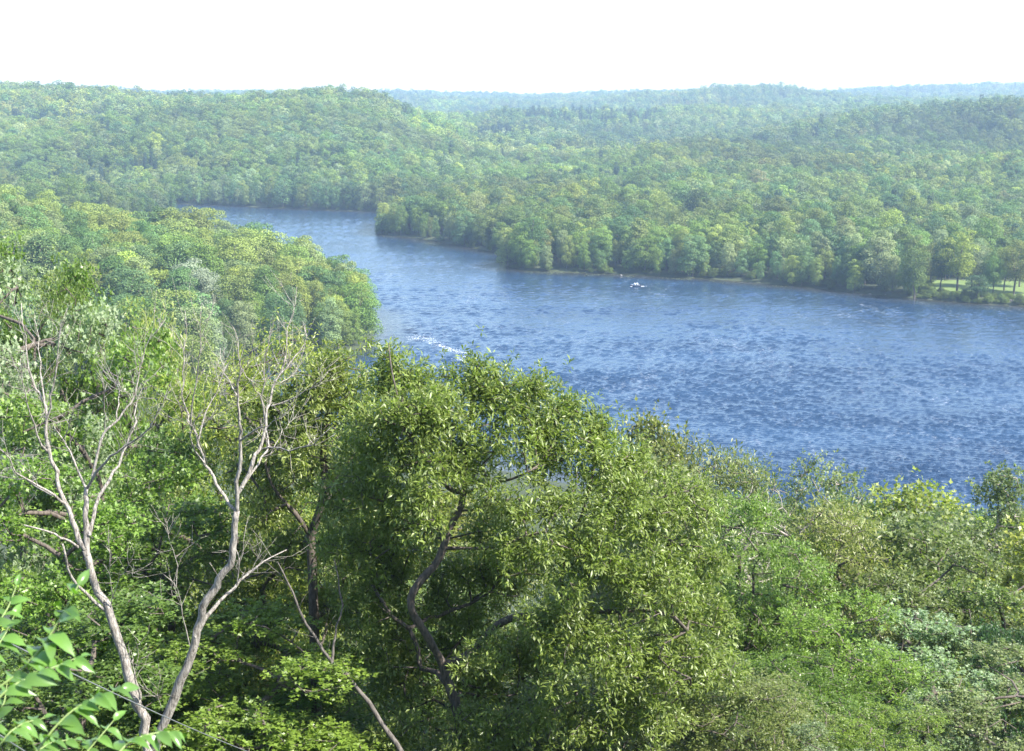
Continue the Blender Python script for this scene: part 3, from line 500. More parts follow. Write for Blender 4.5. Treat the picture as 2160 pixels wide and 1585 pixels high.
# ------------------------------------------------------------------ dead tree, traced
DD = 24.0; drg = np.random.default_rng(3)
dead_r = [  # (points, base radius m, tip radius, depth offsets)
 ([(317, 1640), (315, 1585), (305, 1530), (285, 1470), (262, 1400), (245, 1340), (232, 1290), (205, 1235), (190, 1195), (180, 1160)], .165, .10, [0, 0]),
 ([(180, 1160), (165, 1130), (150, 1088), (140, 1065), (125, 1020), (112, 985), (103, 955), (99, 920), (98, 880), (93, 850), (80, 825), (65, 790), (55, 740), (50, 700), (45, 640)], .085, .010, [0, .9]),
 ([(98, 885), (105, 850), (116, 800), (120, 750), (125, 700), (142, 650)], .035, .008, [.4, 0]),
 ([(96, 868), (87, 800), (84, 750), (80, 700), (72, 660)], .028, .007, [.5, 1.2]),
 ([(103, 955), (85, 930), (68, 885), (55, 840), (45, 800), (43, 755)], .035, .008, [.4, -.4]),
 ([(140, 1065), (120, 1050), (90, 1030), (60, 1015), (30, 990), (12, 960), (-15, 935)], .045, .015, [.2, -.8]),
 ([(112, 1046), (70, 1020), (45, 1008), (-10, 1005)], .028, .010, [.2, .7]),
 ([(183, 1170), (182, 1100), (183, 1060), (182, 1030)], .095, .06, [0, .2]),
 ([(182, 1032), (172, 1010), (160, 985), (143, 945), (132, 925), (113, 900)], .042, .014, [.2, .9]),
 ([(133, 926), (148, 895), (155, 862)], .020, .007, [.6, .3]),
 ([(183, 1032), (195, 1005), (215, 980), (240, 960), (275, 935), (300, 918), (320, 895), (340, 860), (357, 825)], .048, .010, [.2, -.7]),
 ([(195, 1005), (210, 940), (220, 905), (245, 890), (265, 865), (285, 840), (290, 800), (300, 770), (310, 720), (330, 700), (350, 672)], .045, .008, [.2, .9]),
 ([(221, 905), (222, 880), (218, 840), (225, 810)], .020, .007, [.5, .2]), ([(246, 889), (252, 850), (250, 820), (238, 795)], .022, .007, [.5, 1.0]), ([(284, 840), (270, 830), (252, 822)], .014, .006, [.6, .6]),
 ([(188, 1130), (198, 1080), (212, 1040), (235, 1005), (252, 972), (267, 945), (280, 915), (288, 880), (285, 850), (300, 820)], .062, .012, [0, 1.6]),
 ([(165, 1155), (140, 1140), (125, 1130), (90, 1120), (50, 1108)], .045, .022, [0, -.8]),
 ([(222, 1288), (190, 1262), (155, 1225), (142, 1190), (132, 1148)], .055, .028, [0, -.7]),
 ([(296, 1475), (288, 1430), (280, 1392)], .05, .012, [-.1, -.3]),
 ([(317, 1630), (325, 1575), (345, 1525), (375, 1455), (400, 1395), (413, 1340), (425, 1290), (450, 1245), (470, 1215), (490, 1185), (497, 1140), (495, 1100), (500, 1078)], .155, .085, [0, -.4]),
 ([(500, 1080), (480, 1060), (460, 1025), (445, 1000), (430, 975), (418, 925), (402, 892), (393, 870), (385, 840), (387, 800), (390, 750), (395, 700), (390, 655)], .055, .007, [-.4, .6]),
 ([(432, 978), (405, 940), (400, 915), (412, 885), (428, 865)], .025, .010, [-.2, -.9]),
 ([(402, 893), (405, 850), (415, 800), (420, 750), (423, 700), (425, 645)], .026, .007, [0, -.7]), ([(419, 927), (430, 880), (445, 850), (460, 820), (478, 770)], .026, .007, [0, .6]), ([(428, 900), (442, 888), (456, 866)], .014, .007, [0, -.4]),
 ([(500, 1080), (500, 1030), (507, 980), (508, 930), (507, 900), (505, 860), (500, 830), (503, 800), (505, 770), (500, 730), (492, 690)], .065, .008, [-.4, -1.0]),
 ([(500, 835), (480, 800), (470, 775), (465, 735)], .024, .006, [-.8, -.2]), ([(507, 930), (530, 910), (560, 900), (585, 885), (622, 856)], .030, .008, [-.7, -1.6]), ([(505, 770), (530, 810), (552, 850)], .016, .012, [-.8, -.4]),
 ([(503, 1040), (530, 985), (545, 955), (555, 930), (560, 890), (565, 860), (572, 830), (590, 790), (610, 770), (630, 745), (648, 718), (640, 685)], .062, .008, [-.4, .8]),
 ([(558, 885), (550, 850), (555, 820), (557, 780), (562, 740), (572, 695)], .030, .007, [.1, -.3]), ([(587, 797), (600, 760), (605, 700), (620, 660), (626, 605)], .024, .006, [.4, 1.0]),
 ([(552, 948), (570, 945), (600, 950), (640, 945), (670, 935), (695, 905)], .030, .009, [0, -1.2]), ([(573, 857), (610, 845), (640, 830), (665, 815), (692, 785)], .026, .007, [.3, .0]), ([(592, 808), (615, 795), (627, 776)], .016, .006, [.4, .8]),
 ([(510, 1030), (545, 975), (572, 945), (560, 900)], .04, .018, [-.4, .5]), ([(570, 960), (600, 900), (625, 878)], .014, .006, [.2, .8]),
 ([(412, 1345), (440, 1290), (470, 1262), (500, 1235), (535, 1203), (562, 1180), (605, 1160)], .07, .015, [-.2, .8]), ([(500, 1235), (505, 1200), (498, 1160)], .022, .016, [.1, -.2]),
 ([(400, 1362), (390, 1310), (380, 1270), (372, 1235), (345, 1212)], .018, .007, [-.2, -.6]), ([(372, 1240), (378, 1190), (360, 1150), (352, 1100)], .010, .005, [-.5, -.2]),
 ([(232, 1290), (245, 1240), (262, 1205), (280, 1180)], .016, .006, [0, -.5]), ([(238, 1260), (228, 1210), (232, 1160)], .012, .005, [0, -.4]), ([(345, 1500), (330, 1470), (326, 1445)], .010, .006, [0, -.2])]
def bare_tree(name, lines, D, foot, rfoot, mat, label, drg, tw=1.0):
    b0 = W(foot[0], foot[1], D); gz = terrain(np.array([[b0[0], D]]))[0] - .6; base = np.array([b0[0], D, gz])
    parts = [tube([base, W(foot[0], foot[1] + 60, D), W(foot[0], foot[1] - 15, D)], [rfoot * 1.1, rfoot * .95, rfoot * .82], 12, False)]
    for pts, ra, rb, dz in lines:
        P = chaikin(np.array(pl(pts, D, dz)), 1); s = np.linspace(0, 1, len(P)); m = max(len(P), 8); s2 = np.linspace(0, 1, m)
        Q = np.stack([np.interp(s2, s, P[:, q]) for q in range(3)], 1); Q[1:-1] += drg.standard_normal((m - 2, 3)) * (.012 + ra * .05)
        rs = .61 * (ra + (rb - ra) * s2 ** .85); parts.append(tube(Q, rs, 12 if ra > .08 else 7, True, .07 if ra > .04 else .02, drg))
        for q in range(int(len(Q) * tw * (1.1 if rb < .02 else .12))):
            i = min(int(m * (.35 + .63 * drg.random())), m - 2); dr = norm(Q[i + 1] - Q[i]); L = drg.uniform(.25, .95); v = norm(dr * .8 + drg.standard_normal(3) * .6 + np.array([0, 0, .25])); t_ = [Q[i]]
            for z in range(4): v = norm(v + drg.standard_normal(3) * .22 + np.array([0, 0, .06])); t_.append(t_[-1] + v * L / 4)
            parts.append(tube(t_, np.linspace(.0052, .002, 5), 3))
            if drg.random() < .7: v2 = norm(v + drg.standard_normal(3) * .6); parts.append(tube([t_[2], t_[2] + v2 * L * .2, t_[2] + v2 * L * .42 + np.array([0, 0, .03])], [.005, .004, .0025], 3))
    Vb, Tb = join(parts); tag(link(name, qmesh(name, Vb - base, Tb, [mat], smooth=True)), label, 'dead tree').location = base
bare_tree('dead_tree', dead_r, DD, (317, 1640), .19, M_DEAD, 'leafless grey dead tree with two long stems forking in a V at lower left', np.random.default_rng(3), 1.0)
bare_tree('bare_stem', [([(870, 1640), (850, 1590), (790, 1500), (740, 1435), (690, 1385), (655, 1330), (622, 1265), (600, 1215), (585, 1185)], .10, .018, [0, .7]), ([(700, 1400), (704, 1370), (706, 1330), (722, 1290), (717, 1235), (705, 1180)], .05, .02, [.3, .8]), ([(604, 1225), (575, 1195), (545, 1180), (520, 1150)], .016, .006, [.6, 1])],
          26.0, (875, 1650), .08, M_STEM, 'thin leafless grey stem curving up left of the big oak trunk', np.random.default_rng(4), .5)
# ------------------------------------------------------------------ middle and far trees
MID = [mass_tree(100 + q, 10, 17, 3.0, 20, 10000, .34, f, lm=M_FAR) for q, f in enumerate(['round', 'round', 'vase', 'tall'])]      # individuals
MIDE = [mass_tree(110 + q, 10, 15, .3, 22, 10500, .34, 'skirt') for q in range(2)]                                                    # leafy to the ground at the water's edge
MIDP = mass_tree(120, 6, 18, 1.5, 22, 5500, .40, 'cone', kind='fine')
MIDT = mass_tree(121, 7, 17, 2.0, 20, 6000, .42, 'tall')
lib = bpy.data.collections.new('forest_library')       # never linked to the scene: sources for the one forest object
LIBN = []
def add_lib(me, nm):
    o = bpy.data.objects.new('v%02d_%s' % (len(LIBN), nm), me); lib.objects.link(o); LIBN.append(nm)
for q, f in enumerate(['round', 'round', 'vase', 'round', 'round']): add_lib(mass_tree(200 + q, 10, 17, 3, 15, 3600, .50, f, merged=True), 'near')      # 0-4
for q in range(2): add_lib(mass_tree(210 + q, 10, 15, .3, 17, 3800, .50, 'skirt', merged=True), 'edge')                                                   # 5-6
add_lib(mass_tree(220, 6, 19, 1.5, 20, 1900, .55, 'cone', kind='fine', merged=True), 'pine')                                                               # 7
for q, f in enumerate(['round', 'vase', 'round', 'round']): add_lib(mass_tree(230 + q, 10.5, 17, 3, 11, 1100, .85, f, merged=True), 'far')                # 8-11
add_lib(mass_tree(240, 6.5, 19, 1.5, 16, 700, .9, 'cone', kind='fine', merged=True), 'farpine')                                                            # 12
frg = np.random.default_rng(19)
def scatter(y0, y1, s):
    xs = []; hw = .385 * y1 + 25; gx = np.arange(-hw, hw, s); gy = np.arange(y0, y1, s * .9); X, Y = np.meshgrid(gx, gy); X = X + (np.arange(len(gy)) % 2 * s / 2)[:, None]
    P = np.stack([X.ravel(), Y.ravel()], 1) + frg.uniform(-.42, .42, (X.size, 2)) * s
    return P[np.abs(P[:, 0]) < .385 * P[:, 1] + 25]
bands = [(430, 1000, 8.6), (1000, 1700, 9.6), (1700, 2700, 11.5), (2700, 5600, 15)]
PTS = np.concatenate([scatter(*b) for b in bands]); SPC = np.concatenate([np.full(len(scatter(*b)), b[2]) for b in []]) if False else None
dS = sdist(PTS); ok = (dS > .3) & ~inpoly(PTS, NOTREE); PTS = PTS[ok]; dS = dS[ok]; Z = terrain(PTS, dS); Y = PTS[:, 1]; N_ = len(PTS)
scl = np.clip(np.exp(frg.normal(size=N_) * .34) * .93 * (1 + .5 * (vnoise(PTS, 45, 83) - .5)), .5, 1.75) * np.interp(Y, [430, 1000, 1700, 2700, 5500], [1.15, 1.22, 1.3, 1.35, 1.65])
scl = np.where(dS < 7, scl * frg.uniform(.6, 1.0, N_), scl)
head = (Y < 860) & (CX + F * PTS[:, 0] / Y < 830); scl = np.where(head, scl * 1.22, scl); HEAD_T = np.where(head[:, None], np.array([.90, .95, 1.0]), 1.0)
hsc = scl ** .45 * frg.uniform(.86, 1.16, N_) * (1 + .25 * (vnoise(PTS, 70, 84) - .5)) * 1.12
names = list(TINT); tn = vnoise(PTS, 70, 41); tn2 = vnoise(PTS, 28, 42); u = frg.random(N_)
pal = ['mid green', 'olive', 'grey-green', 'bluish green', 'dark green', 'yellow-green', 'pale silvery', 'brownish']
base_p = np.array([.32, .27, .13, .12, .07, .07, .022, .008]); 
pick = np.empty(N_, int); sh = np.stack([base_p[None] * np.exp(1.6 * (np.stack([vnoise(PTS, 55, 60 + q) for q in range(8)], 1) - .5))], 0)[0] if False else base_p[None] * np.exp(3.2 * (np.stack([vnoise(PTS, 55, 60 + q) for q in range(8)], 1) - .5))
cum = np.cumsum(sh / sh.sum(1, keepdims=True), 1); pick = (u[:, None] > cum).sum(1).clip(0, 7)
TA = np.array([TINT[q] for q in pal]); TM = np.array([.098, .135, .040]); TA = TM * .22 + TA * .78; tint = TA[pick] * (1 + frg.normal(size=(N_, 1)) * .13) * (1 + frg.normal(size=(N_, 3)) * np.array([.035, .02, .07])); pt = vnoise(PTS, 130, 81) - .5; ph = vnoise(PTS, 210, 82) - .5; tint = tint * (1 + .55 * pt)[:, None] * np.stack([1 + .18 * ph, 1 + .03 * ph, 1 - .3 * ph], 1)
tint = np.clip(tint * np.array([1.30, 1.31, 1.12]), .008, .4)
pine = ((vnoise(PTS, 90, 71) > .88) & (frg.random(N_) < .5)) | (frg.random(N_) < .006)
tint = tint * HEAD_T
# hand-placed character of some spots
px, py, dep = proj(np.stack([PTS[:, 0], Y, Z + 14], 1))
def near_px(x, y, rx, ry): return ((px - x) / rx) ** 2 + ((py - y) / ry) ** 2 < 1
m = near_px(1140, 500, 70, 30) & (Y < 850); hsc[m] *= 1.15; m = near_px(430, 665, 36, 40) & (Y < 620); tint[m] = (.20, .235, .15); pick[m] = 6
pine[near_px(1060, 285, 60, 14) | near_px(1250, 250, 160, 10)] |= frg.random(int((near_px(1060, 285, 60, 14) | near_px(1250, 250, 160, 10)).sum())) < .6
pine &= ~head; tint[pine] = np.array([.030, .058, .030]); pick[pine] = 4
m = (px < 1000) & near_px(930, 260, 75, 40); tint[m] *= (1.25, 1.3, .9)
m = (px > 1350) & (py < 345) & (Y > 1250) & (Y < 2300); tint[m] *= .82
# how much of each tree shows: a floating horizon, nearest first
order = np.argsort(Y); hb = np.full(2400, 3000.0); bx, by, _ = proj(np.stack([PTS[:, 0], Y, Z], 1)); tx, ty, dep = proj(np.stack([PTS[:, 0], Y, Z + 16 * hsc], 1))
NEARSKY = np.interp(np.arange(2400) - 120, [-120, 60, 120, 230, 400, 640, 760, 780, 1000, 1250, 1340, 1700, 1860, 2300], [520, 500, 590, 650, 700, 730, 770, 800, 800, 900, 880, 980, 1040, 1040])
hb = np.minimum(hb, NEARSKY); score = np.zeros(N_)
for q in order:
    if Y[q] > 1100: break
    wpx = 9 * scl[q] * F / dep[q]; a = int(tx[q] + 120 - wpx / 2); b = int(tx[q] + 120 + wpx / 2)
    if b < 5 or a > 2390: continue
    a = max(a, 0); b = max(a + 1, min(b, 2400)); vis = hb[a:b]; top = ty[q] + 4; inside = (np.arange(a, b) > 120) & (np.arange(a, b) < 2280)
    score[q] = (np.clip(np.minimum(vis, by[q]) - top, 0, None) * inside).sum(); k = (b - a) // 4; hb[a + k:b - k] = np.minimum(hb[a + k:b - k], top + wpx * .12)
indiv = np.argsort(-score)[:245]; isin = np.zeros(N_, bool); isin[indiv] = True
# --- labels for the individual trees: colour, crown, and where they stand
def place_name(q):
    x, y, d = PTS[q, 0], Y[q], dS[q]; P_ = px[q]
    row = "at the water's edge" if d < 11 else ('in the second row' if d < 24 else ('just back from the water' if d < 55 else 'inland'))
    if P_ < 800 and y < 860:
        t = 'tip of' if P_ > 640 else ('middle of' if P_ > 430 else ('inner part of' if P_ > 200 else 'left edge of'))
        return '%s, %s the near left point' % (row, t), 'trees on the near left point'
    if P_ < 400: return row + ', small farther left point', 'trees on the small farther left point'
    if P_ < 1075: return row + ', far point behind the narrows', 'trees on the far point behind the narrows'
    t = 'left of the boat' if P_ < 1290 else ('behind the boat' if P_ < 1400 else ('right of the boat' if P_ < 1560 else ('between boat and lawn' if P_ < 1760 else ('just left of the lawn' if P_ < 1930 else 'beside the lawn'))))
    return row + ', far bank ' + t, 'trees along the far right bank'
seen = {}
for q in indiv:
    rng = np.random.default_rng(int(q)); edge = dS[q] < 13
    if pine[q]: cm, tm = MIDP; form = 'narrow'
    elif edge: cm, tm = MIDE[q % 2]; form = 'low-skirted'
    else:
        z = int(rng.integers(0, 9)) % 8 // 2 if rng.random() < .93 else 4; cm, tm = MID[z] if z < 4 else MIDT; form = ['round', 'round', 'spreading', 'tall', 'tall narrow'][z]
    where, grp = place_name(q); size = 'small' if scl[q] < .9 else ('large' if scl[q] > 1.25 else 'medium'); 
    lb_ = '%s %s %s tree, %s' % (size, form, pal[pick[q]], where)
    if len(lb_.replace('-', ' ').split()) > 16: lb_ = '%s %s tree, %s' % (size, pal[pick[q]], where)
    if len(lb_.replace('-', ' ').split()) > 16: lb_ = '%s tree, %s' % (pal[pick[q]], where)
    n_ = seen.get(lb_, 0); seen[lb_] = n_ + 1
    add_tree('pine_tree' if pine[q] else 'forest_tree', cm, tm, (PTS[q, 0], Y[q], Z[q]), rng.random() * 6.28, scl[q] * 1.02, hsc[q] * 1.02, tint[q], lb_, 'tree', grp, rng)
# --- everything else: one forest object that instances the library meshes
keep = ~isin; K = np.where(keep)[0]
extra = []                       # low shrubs along the banks
ns = 26000; ex = np.stack([frg.uniform(-450, 330, ns), frg.uniform(430, 1350, ns)], 1); ed = sdist(ex); m = (ed > .3) & (ed < 7) & (np.abs(ex[:, 0]) < .39 * ex[:, 1]) & ~inpoly(ex, LAWN); ex = ex[m]; ed = ed[m]
bk = np.stack([frg.uniform(180, 290, 4000), frg.uniform(600, 720, 4000)], 1); bd = sdist(bk); bm_ = inpoly(bk, NOTREE) & ~inpoly(bk, LAWN) & (bd > .4); bk = bk[bm_][:260]; bd = bd[bm_][:260]; ex = np.concatenate([ex, bk]); ed = np.concatenate([ed, bd])
PX = np.concatenate([np.stack([PTS[K, 0], Y[K], Z[K]], 1), np.stack([ex[:, 0], ex[:, 1], terrain(ex, ed)], 1)]); ne = len(ex)
var = np.where(Y[K] < 1650, frg.integers(0, 5, len(K)), frg.integers(8, 12, len(K))); var = np.where((dS[K] < 14) & (Y[K] < 1650), frg.integers(5, 7, len(K)), var); var = np.where(pine[K], np.where(Y[K] < 1650, 7, 12), var)
var = np.concatenate([var, frg.integers(5, 7, ne)]); sxy = np.concatenate([scl[K], frg.uniform(.25, .65, ne)]); sz = np.concatenate([hsc[K], frg.uniform(.14, .42, ne)]); sz[-len(bk):] *= .45; sxy[-len(bk):] *= .7
tn_ = np.concatenate([tint[K], np.array(TINT['mid green'])[None] * frg.uniform(.5, 1.25, (ne, 1)) * np.array([1.1, 1, .9])])
nP = len(PX); me = bpy.data.meshes.new('forest'); me.vertices.add(nP); me.vertices.foreach_set('co', PX.astype(np.float32).ravel())
def at(n, t, a, f='value'): A = me.attributes.new(n, t, 'POINT'); A.data.foreach_set(f, a)
at('variant', 'INT', var.astype(np.int32)); at('rot', 'FLOAT_VECTOR', np.stack([frg.normal(size=nP) * .04, frg.normal(size=nP) * .04, frg.random(nP) * 6.28], 1).astype(np.float32).ravel(), 'vector')
at('scl', 'FLOAT_VECTOR', np.stack([sxy, sxy, sz], 1).astype(np.float32).ravel(), 'vector'); at('tint', 'FLOAT_VECTOR', tn_.astype(np.float32).ravel(), 'vector')
fo = tag(link('forest', me), 'dense broadleaf forest covering the far banks and hills', None, None, 'stuff')
ng = bpy.data.node_groups.new('plant_forest', 'GeometryNodeTree'); ng.interface.new_socket('Geometry', in_out='INPUT', socket_type='NodeSocketGeometry'); ng.interface.new_socket('Geometry', in_out='OUTPUT', socket_type='NodeSocketGeometry')
N = ng.nodes.new; L = ng.links.new; gi = N('NodeGroupInput'); go = N('NodeGroupOutput'); ci = N('GeometryNodeCollectionInfo'); ci.inputs['Collection'].default_value = lib; ci.inputs['Separate Children'].default_value = True; ci.inputs['Reset Children'].default_value = True
ip = N('GeometryNodeInstanceOnPoints'); ip.inputs['Pick Instance'].default_value = True; L(gi.outputs[0], ip.inputs['Points']); L(ci.outputs[0], ip.inputs['Instance'])
def na_(n, t): a = N('GeometryNodeInputNamedAttribute'); a.data_type = t; a.inputs['Name'].default_value = n; return a.outputs['Attribute']
L(na_('variant', 'INT'), ip.inputs['Instance Index']); L(na_('rot', 'FLOAT_VECTOR'), ip.inputs['Rotation']); L(na_('scl', 'FLOAT_VECTOR'), ip.inputs['Scale']); L(ip.outputs[0], go.inputs[0])
md = fo.modifiers.new('plant', 'NODES'); md.node_group = ng
print('forest instances', nP, 'individuals', len(indiv), 'label classes', len(seen), 'max same', max(seen.values()))
# --- wooded bluff between the overlook and the river (60-270 m): separate trees
srg = np.random.default_rng(23); cnt = 0
skyx = [-200, 60, 700, 780, 1250, 1300, 1500, 1700, 1850, 1900, 2160, 2400]; skyy = [720, 760, 790, 900, 960, 905, 960, 1010, 1060, 1060, 1070, 1070]
SL = []; seen2 = {}
for y0, s in [(52, 6.0), (75, 7.0), (105, 8.5), (150, 9.5), (205, 10)]:
    y1 = {52: 75, 75: 105, 105: 150, 150: 205, 205: 262}[y0]
    yy = y0
    while yy < y1:
        for xx in np.arange(-.40 * yy - 6, .40 * yy + 6, s):
            x = xx + srg.uniform(-.4, .4) * s; y = yy + srg.uniform(-.4, .4) * s; g_ = float(terrain(np.array([[x, y]]))[0])
            if sdist(np.array([[x, y]]))[0] < 2: continue
            H = srg.uniform(11, 17); a_, b_, _ = proj(np.array([[x, y, g_ + H]])); lim = np.interp(a_[0], skyx, skyy) + srg.uniform(0, 18)
            if b_[0] < lim: H = H - (lim - b_[0]) / F * y
            if H < 6: continue
            SL.append((x, y, g_, H))
        yy += s * .9
SL.sort(key=lambda t: t[1]); hbs = np.full(2400, 1700.0)
for h in HAND: a = max(0, int(h[1] + 120 - h[3] * .3)); b = min(2400, int(h[1] + 120 + h[3] * .3)); hbs[a:b] = np.minimum(hbs[a:b], h[2] + 60) if h[4] < 52 else hbs[a:b]
hbs[750 + 120:1500 + 120] = np.minimum(hbs[750 + 120:1500 + 120], np.interp(np.arange(750, 1500), [750, 1250, 1500], [820, 960, 1200]))
for x, y, g_, H in SL:
    a_, b_, dp_ = proj(np.array([[x, y, g_ + H]])); wpx = 8 * H / 15 * F / dp_[0]; a = int(a_[0] + 120 - wpx / 2); b = int(a_[0] + 120 + wpx / 2)
    if b < 90 or a > 2320: continue
    a = max(0, a); b = min(2400, max(b, a + 2)); vis = np.clip(hbs[a:b] - b_[0], 0, None).mean()
    if vis < 12: continue
    k = (b - a) // 4; hbs[a + k:b - k] = np.minimum(hbs[a + k:b - k], b_[0] + wpx * .15); z = int(srg.integers(0, 3)); col = ['olive', 'mid green', 'grey-green', 'bright green', 'yellow-green', 'olive'][int(srg.integers(0, 6))]
    side = 'left of the big oak' if a_[0] < 780 else ('behind the big oak' if a_[0] < 1280 else ('right of the big oak' if a_[0] < 1560 else ('behind the upright locust' if a_[0] < 1800 else 'near the right edge')))
    dist = 'just beyond the nearest trees' if y < 80 else ('halfway down the bluff' if y < 150 else 'at the bluff foot')
    lb_ = '%s %s tree %s, %s' % (col, ['drooping', 'silver-backed', 'spreading'][z], dist, side); seen2[lb_] = seen2.get(lb_, 0) + 1
    cm, tm = SLOPE[z]; add_tree('slope_tree', cm, tm, (x, y, g_ - .3), srg.random() * 6.28, (.85 + .3 * srg.random()) * max(.7, H / 15), H / 15, jit(TINT[col], srg, .1), lb_, 'tree', 'trees on the wooded bluff', srg); cnt += 1
print('slope trees', cnt)
# ground cover under the near trees
urg = np.random.default_rng(31); nu = 5200; yy = urg.uniform(8, 120, nu) ** 1.0; xx = urg.uniform(-.46, .46, nu) * yy; zz = terrain(np.stack([xx, yy], 1))
hh = urg.uniform(.2, 1.6, nu) * np.interp(yy, [8, 20], [.35, 1]); P = np.repeat(np.stack([xx, yy, zz], 1), 6, 0) + urg.standard_normal((nu * 6, 3)) * np.array([.7, .7, .05]) + np.stack([np.zeros(nu * 6), np.zeros(nu * 6), np.repeat(hh, 6) * urg.random(nu * 6)], 1)
V, T, var = rosettes(P, norm(urg.standard_normal((nu * 6, 3)) * .5 + np.array([0, 0, 1.])), 5, .20, 'maple', urg, .7, .3, .15)
c = tag(link('undergrowth', mesh('undergrowth', V, T, [M_LEAF], attrs={'var': var})), 'leafy undergrowth on the steep bluff', None, None, 'stuff'); c['tint'] = [.06, .12, .025]
PARK = [mass_tree(140 + q, 11.5, 17, 3.6, 20, 11000, .34, f) for q, f in enumerate(['round', 'vase', 'round'])]
# --- park trees on the lawn
prg = np.random.default_rng(9)
for px_, yb, hpx, wpx_, tn, lab in [(1928, 622, 105, 76, 'mid green', 'leafy tree at the left end of the riverside lawn'), (2018, 616, 122, 78, 'yellow-green', 'sunlit two-stemmed tree standing alone in the middle of the lawn'),
        (1982, 614, 105, 50, 'dark green', 'dark tree directly left of the sunlit lawn tree'), (2095, 622, 80, 42, 'bright green', 'slim bright tree on the lawn between its shaded neighbours'), (2082, 618, 86, 40, 'mid green', 'slim shaded tree on the lawn in front of the dark shrubs'),
        (1962, 600, 85, 62, 'olive', 'olive tree at the back of the lawn near its left end'), (2050, 604, 90, 66, 'grey-green', 'grey-green tree at the back of the lawn'), (2150, 604, 95, 60, 'mid green', 'green tree at the back right of the lawn'), (2060, 628, 50, 52, 'dark green', 'low dark bushy tree at the water side of the lawn'),
        (2138, 622, 112, 70, 'olive', 'tree with a forked trunk on the lawn at the right edge'), (2118, 612, 92, 48, 'yellow-green', 'yellowish tree behind the fork-trunked lawn tree'), (2170, 618, 100, 60, 'olive', 'lawn tree cut by the right edge')]:
    g = G(px_, yb, 2.0); zt = float(terrain(g[None, :2])[0]); H = hpx / F * np.linalg.norm(g); sxy = wpx_ / F * np.linalg.norm(g) / 10
    cm, tm = PARK[int(prg.integers(0, 3))]; add_tree('park_tree', cm, tm, (g[0], g[1], zt), prg.random() * 6.28, sxy, H / 17, jit(TINT[tn], prg, .05), lab, 'tree', None, prg)
for px_, yb, s_, lab in [(2065, 627, .42, 'dark rounded shrub at the water side of the lawn'), (2010, 630, .25, 'low shrub under the sunlit lawn tree'), (1965, 626, .3, 'low green shrub at the left end of the lawn bank'), (1925, 620, .38, 'pale green shrub where the lawn meets the wood'), (2110, 636, .24, 'low shrub beside the stone wall')]:
    s_ = s_ * 1.3; g = G(px_, yb, 1.0); zt = float(terrain(g[None, :2])[0]); cm, tm = MIDE[0]; add_tree('shrub', cm, tm, (g[0], g[1], zt - .2), prg.random() * 6, s_ * 1.1, s_ * .8, jit(TINT['mid green'], prg), lab, 'shrub', None, prg)
# stone retaining wall and shore stones
M_STONE = simple('grey_stone', (.17, .16, .145), .9, 0, .3, 1.2); a = G(2130, 641); b = G(2230, 647); parts = []
dirv = norm(b - a); nrm = np.array([-dirv[1], dirv[0], 0]); Lw = np.linalg.norm(b - a); wr = np.random.default_rng(2)
for row in range(3):
    s = -wr.random() * .5
    while s < Lw:
        l = wr.uniform(.7, 1.5); z0 = -.3 + row * .75; V, T = box(s + .03, s + l - .03, -.4 + wr.uniform(0, .12), .45, z0, z0 + .72); V = V + wr.uniform(-.04, .04, V.shape); V = a + V[:, :1] * dirv + V[:, 1:2] * nrm + V[:, 2:] * np.array([0, 0, 1.]); parts.append((V, T)); s += l
V, T = join(parts); tag(link('stone_wall', mesh('stone_wall', V - a, T, [M_STONE])), 'low grey stone retaining wall at the water by the lawn, right edge', 'wall').location = a
for q, (px_, py_) in enumerate([(1868, 623), (1912, 627), (1930, 630), (1948, 629), (1996, 633), (1310, 581), (1835, 621)]):
    g = G(px_, py_, .1); u_ = np.linspace(0, np.pi, 6); v_ = np.linspace(0, 2 * np.pi, 9)[:-1]; U, Vv = np.meshgrid(u_, v_, indexing='ij'); S = np.stack([np.sin(U) * np.cos(Vv), np.sin(U) * np.sin(Vv), np.cos(U)], -1).reshape(-1, 3) * np.array([.8, .6, .45]) * wr.uniform(.7, 1.3)
    S += wr.normal(size=S.shape) * .05; T = np.array([(i * 8 + j, (i + 1) * 8 + j, (i + 1) * 8 + (j + 1) % 8, i * 8 + (j + 1) % 8) for i in range(5) for j in range(8)])
    tag(link('shore_stone', mesh('shore_stone', S, T, [M_STONE])), 'pale stone at the waterline ' + ['left of the lawn', 'below the left end of the lawn', 'below the low lawn shrubs, left one', 'below the low lawn shrubs, right one', 'under the sunlit lawn tree', 'on the wooded bank left of the boat', 'under the dark trees before the lawn'][q], 'stone', 'stones along the far waterline').location = g
# lily pads and drift weed along the far bank
lp = []; lr = np.random.default_rng(6)
for _ in range(1500):
    t = lr.random(); x_ = 1100 + t * 560 if lr.random() < .6 else 800 + lr.random() * 270; y_ = (np.interp(x_, [1090, 1200, 1330, 1500, 1700], [571, 576, 581, 590, 607]) if x_ > 1090 else np.interp(x_, [796, 880, 1000, 1070], [494, 507, 530, 543])) + abs(lr.normal()) * 2.6 + .3
    if vnoise(np.array([[x_, y_ * 3]]), 25, 5)[0] < .5: continue
    g = G(x_, y_, .03); r = lr.uniform(.15, .5); an = np.arange(6) * np.pi / 3; lp.append((np.stack([g[0] + r * np.cos(an), g[1] + r * np.sin(an), np.full(6, .03 + lr.random() * .02)], 1), np.array([(0, 1, 2, 3), (0, 3, 4, 5)])))
V, T = join(lp); tag(link('lily_pads', mesh('lily_pads', V, T, [simple('lily_pad', (.07, .09, .035), .7)])), 'floating lily pads along the far bank', None, None, 'stuff')
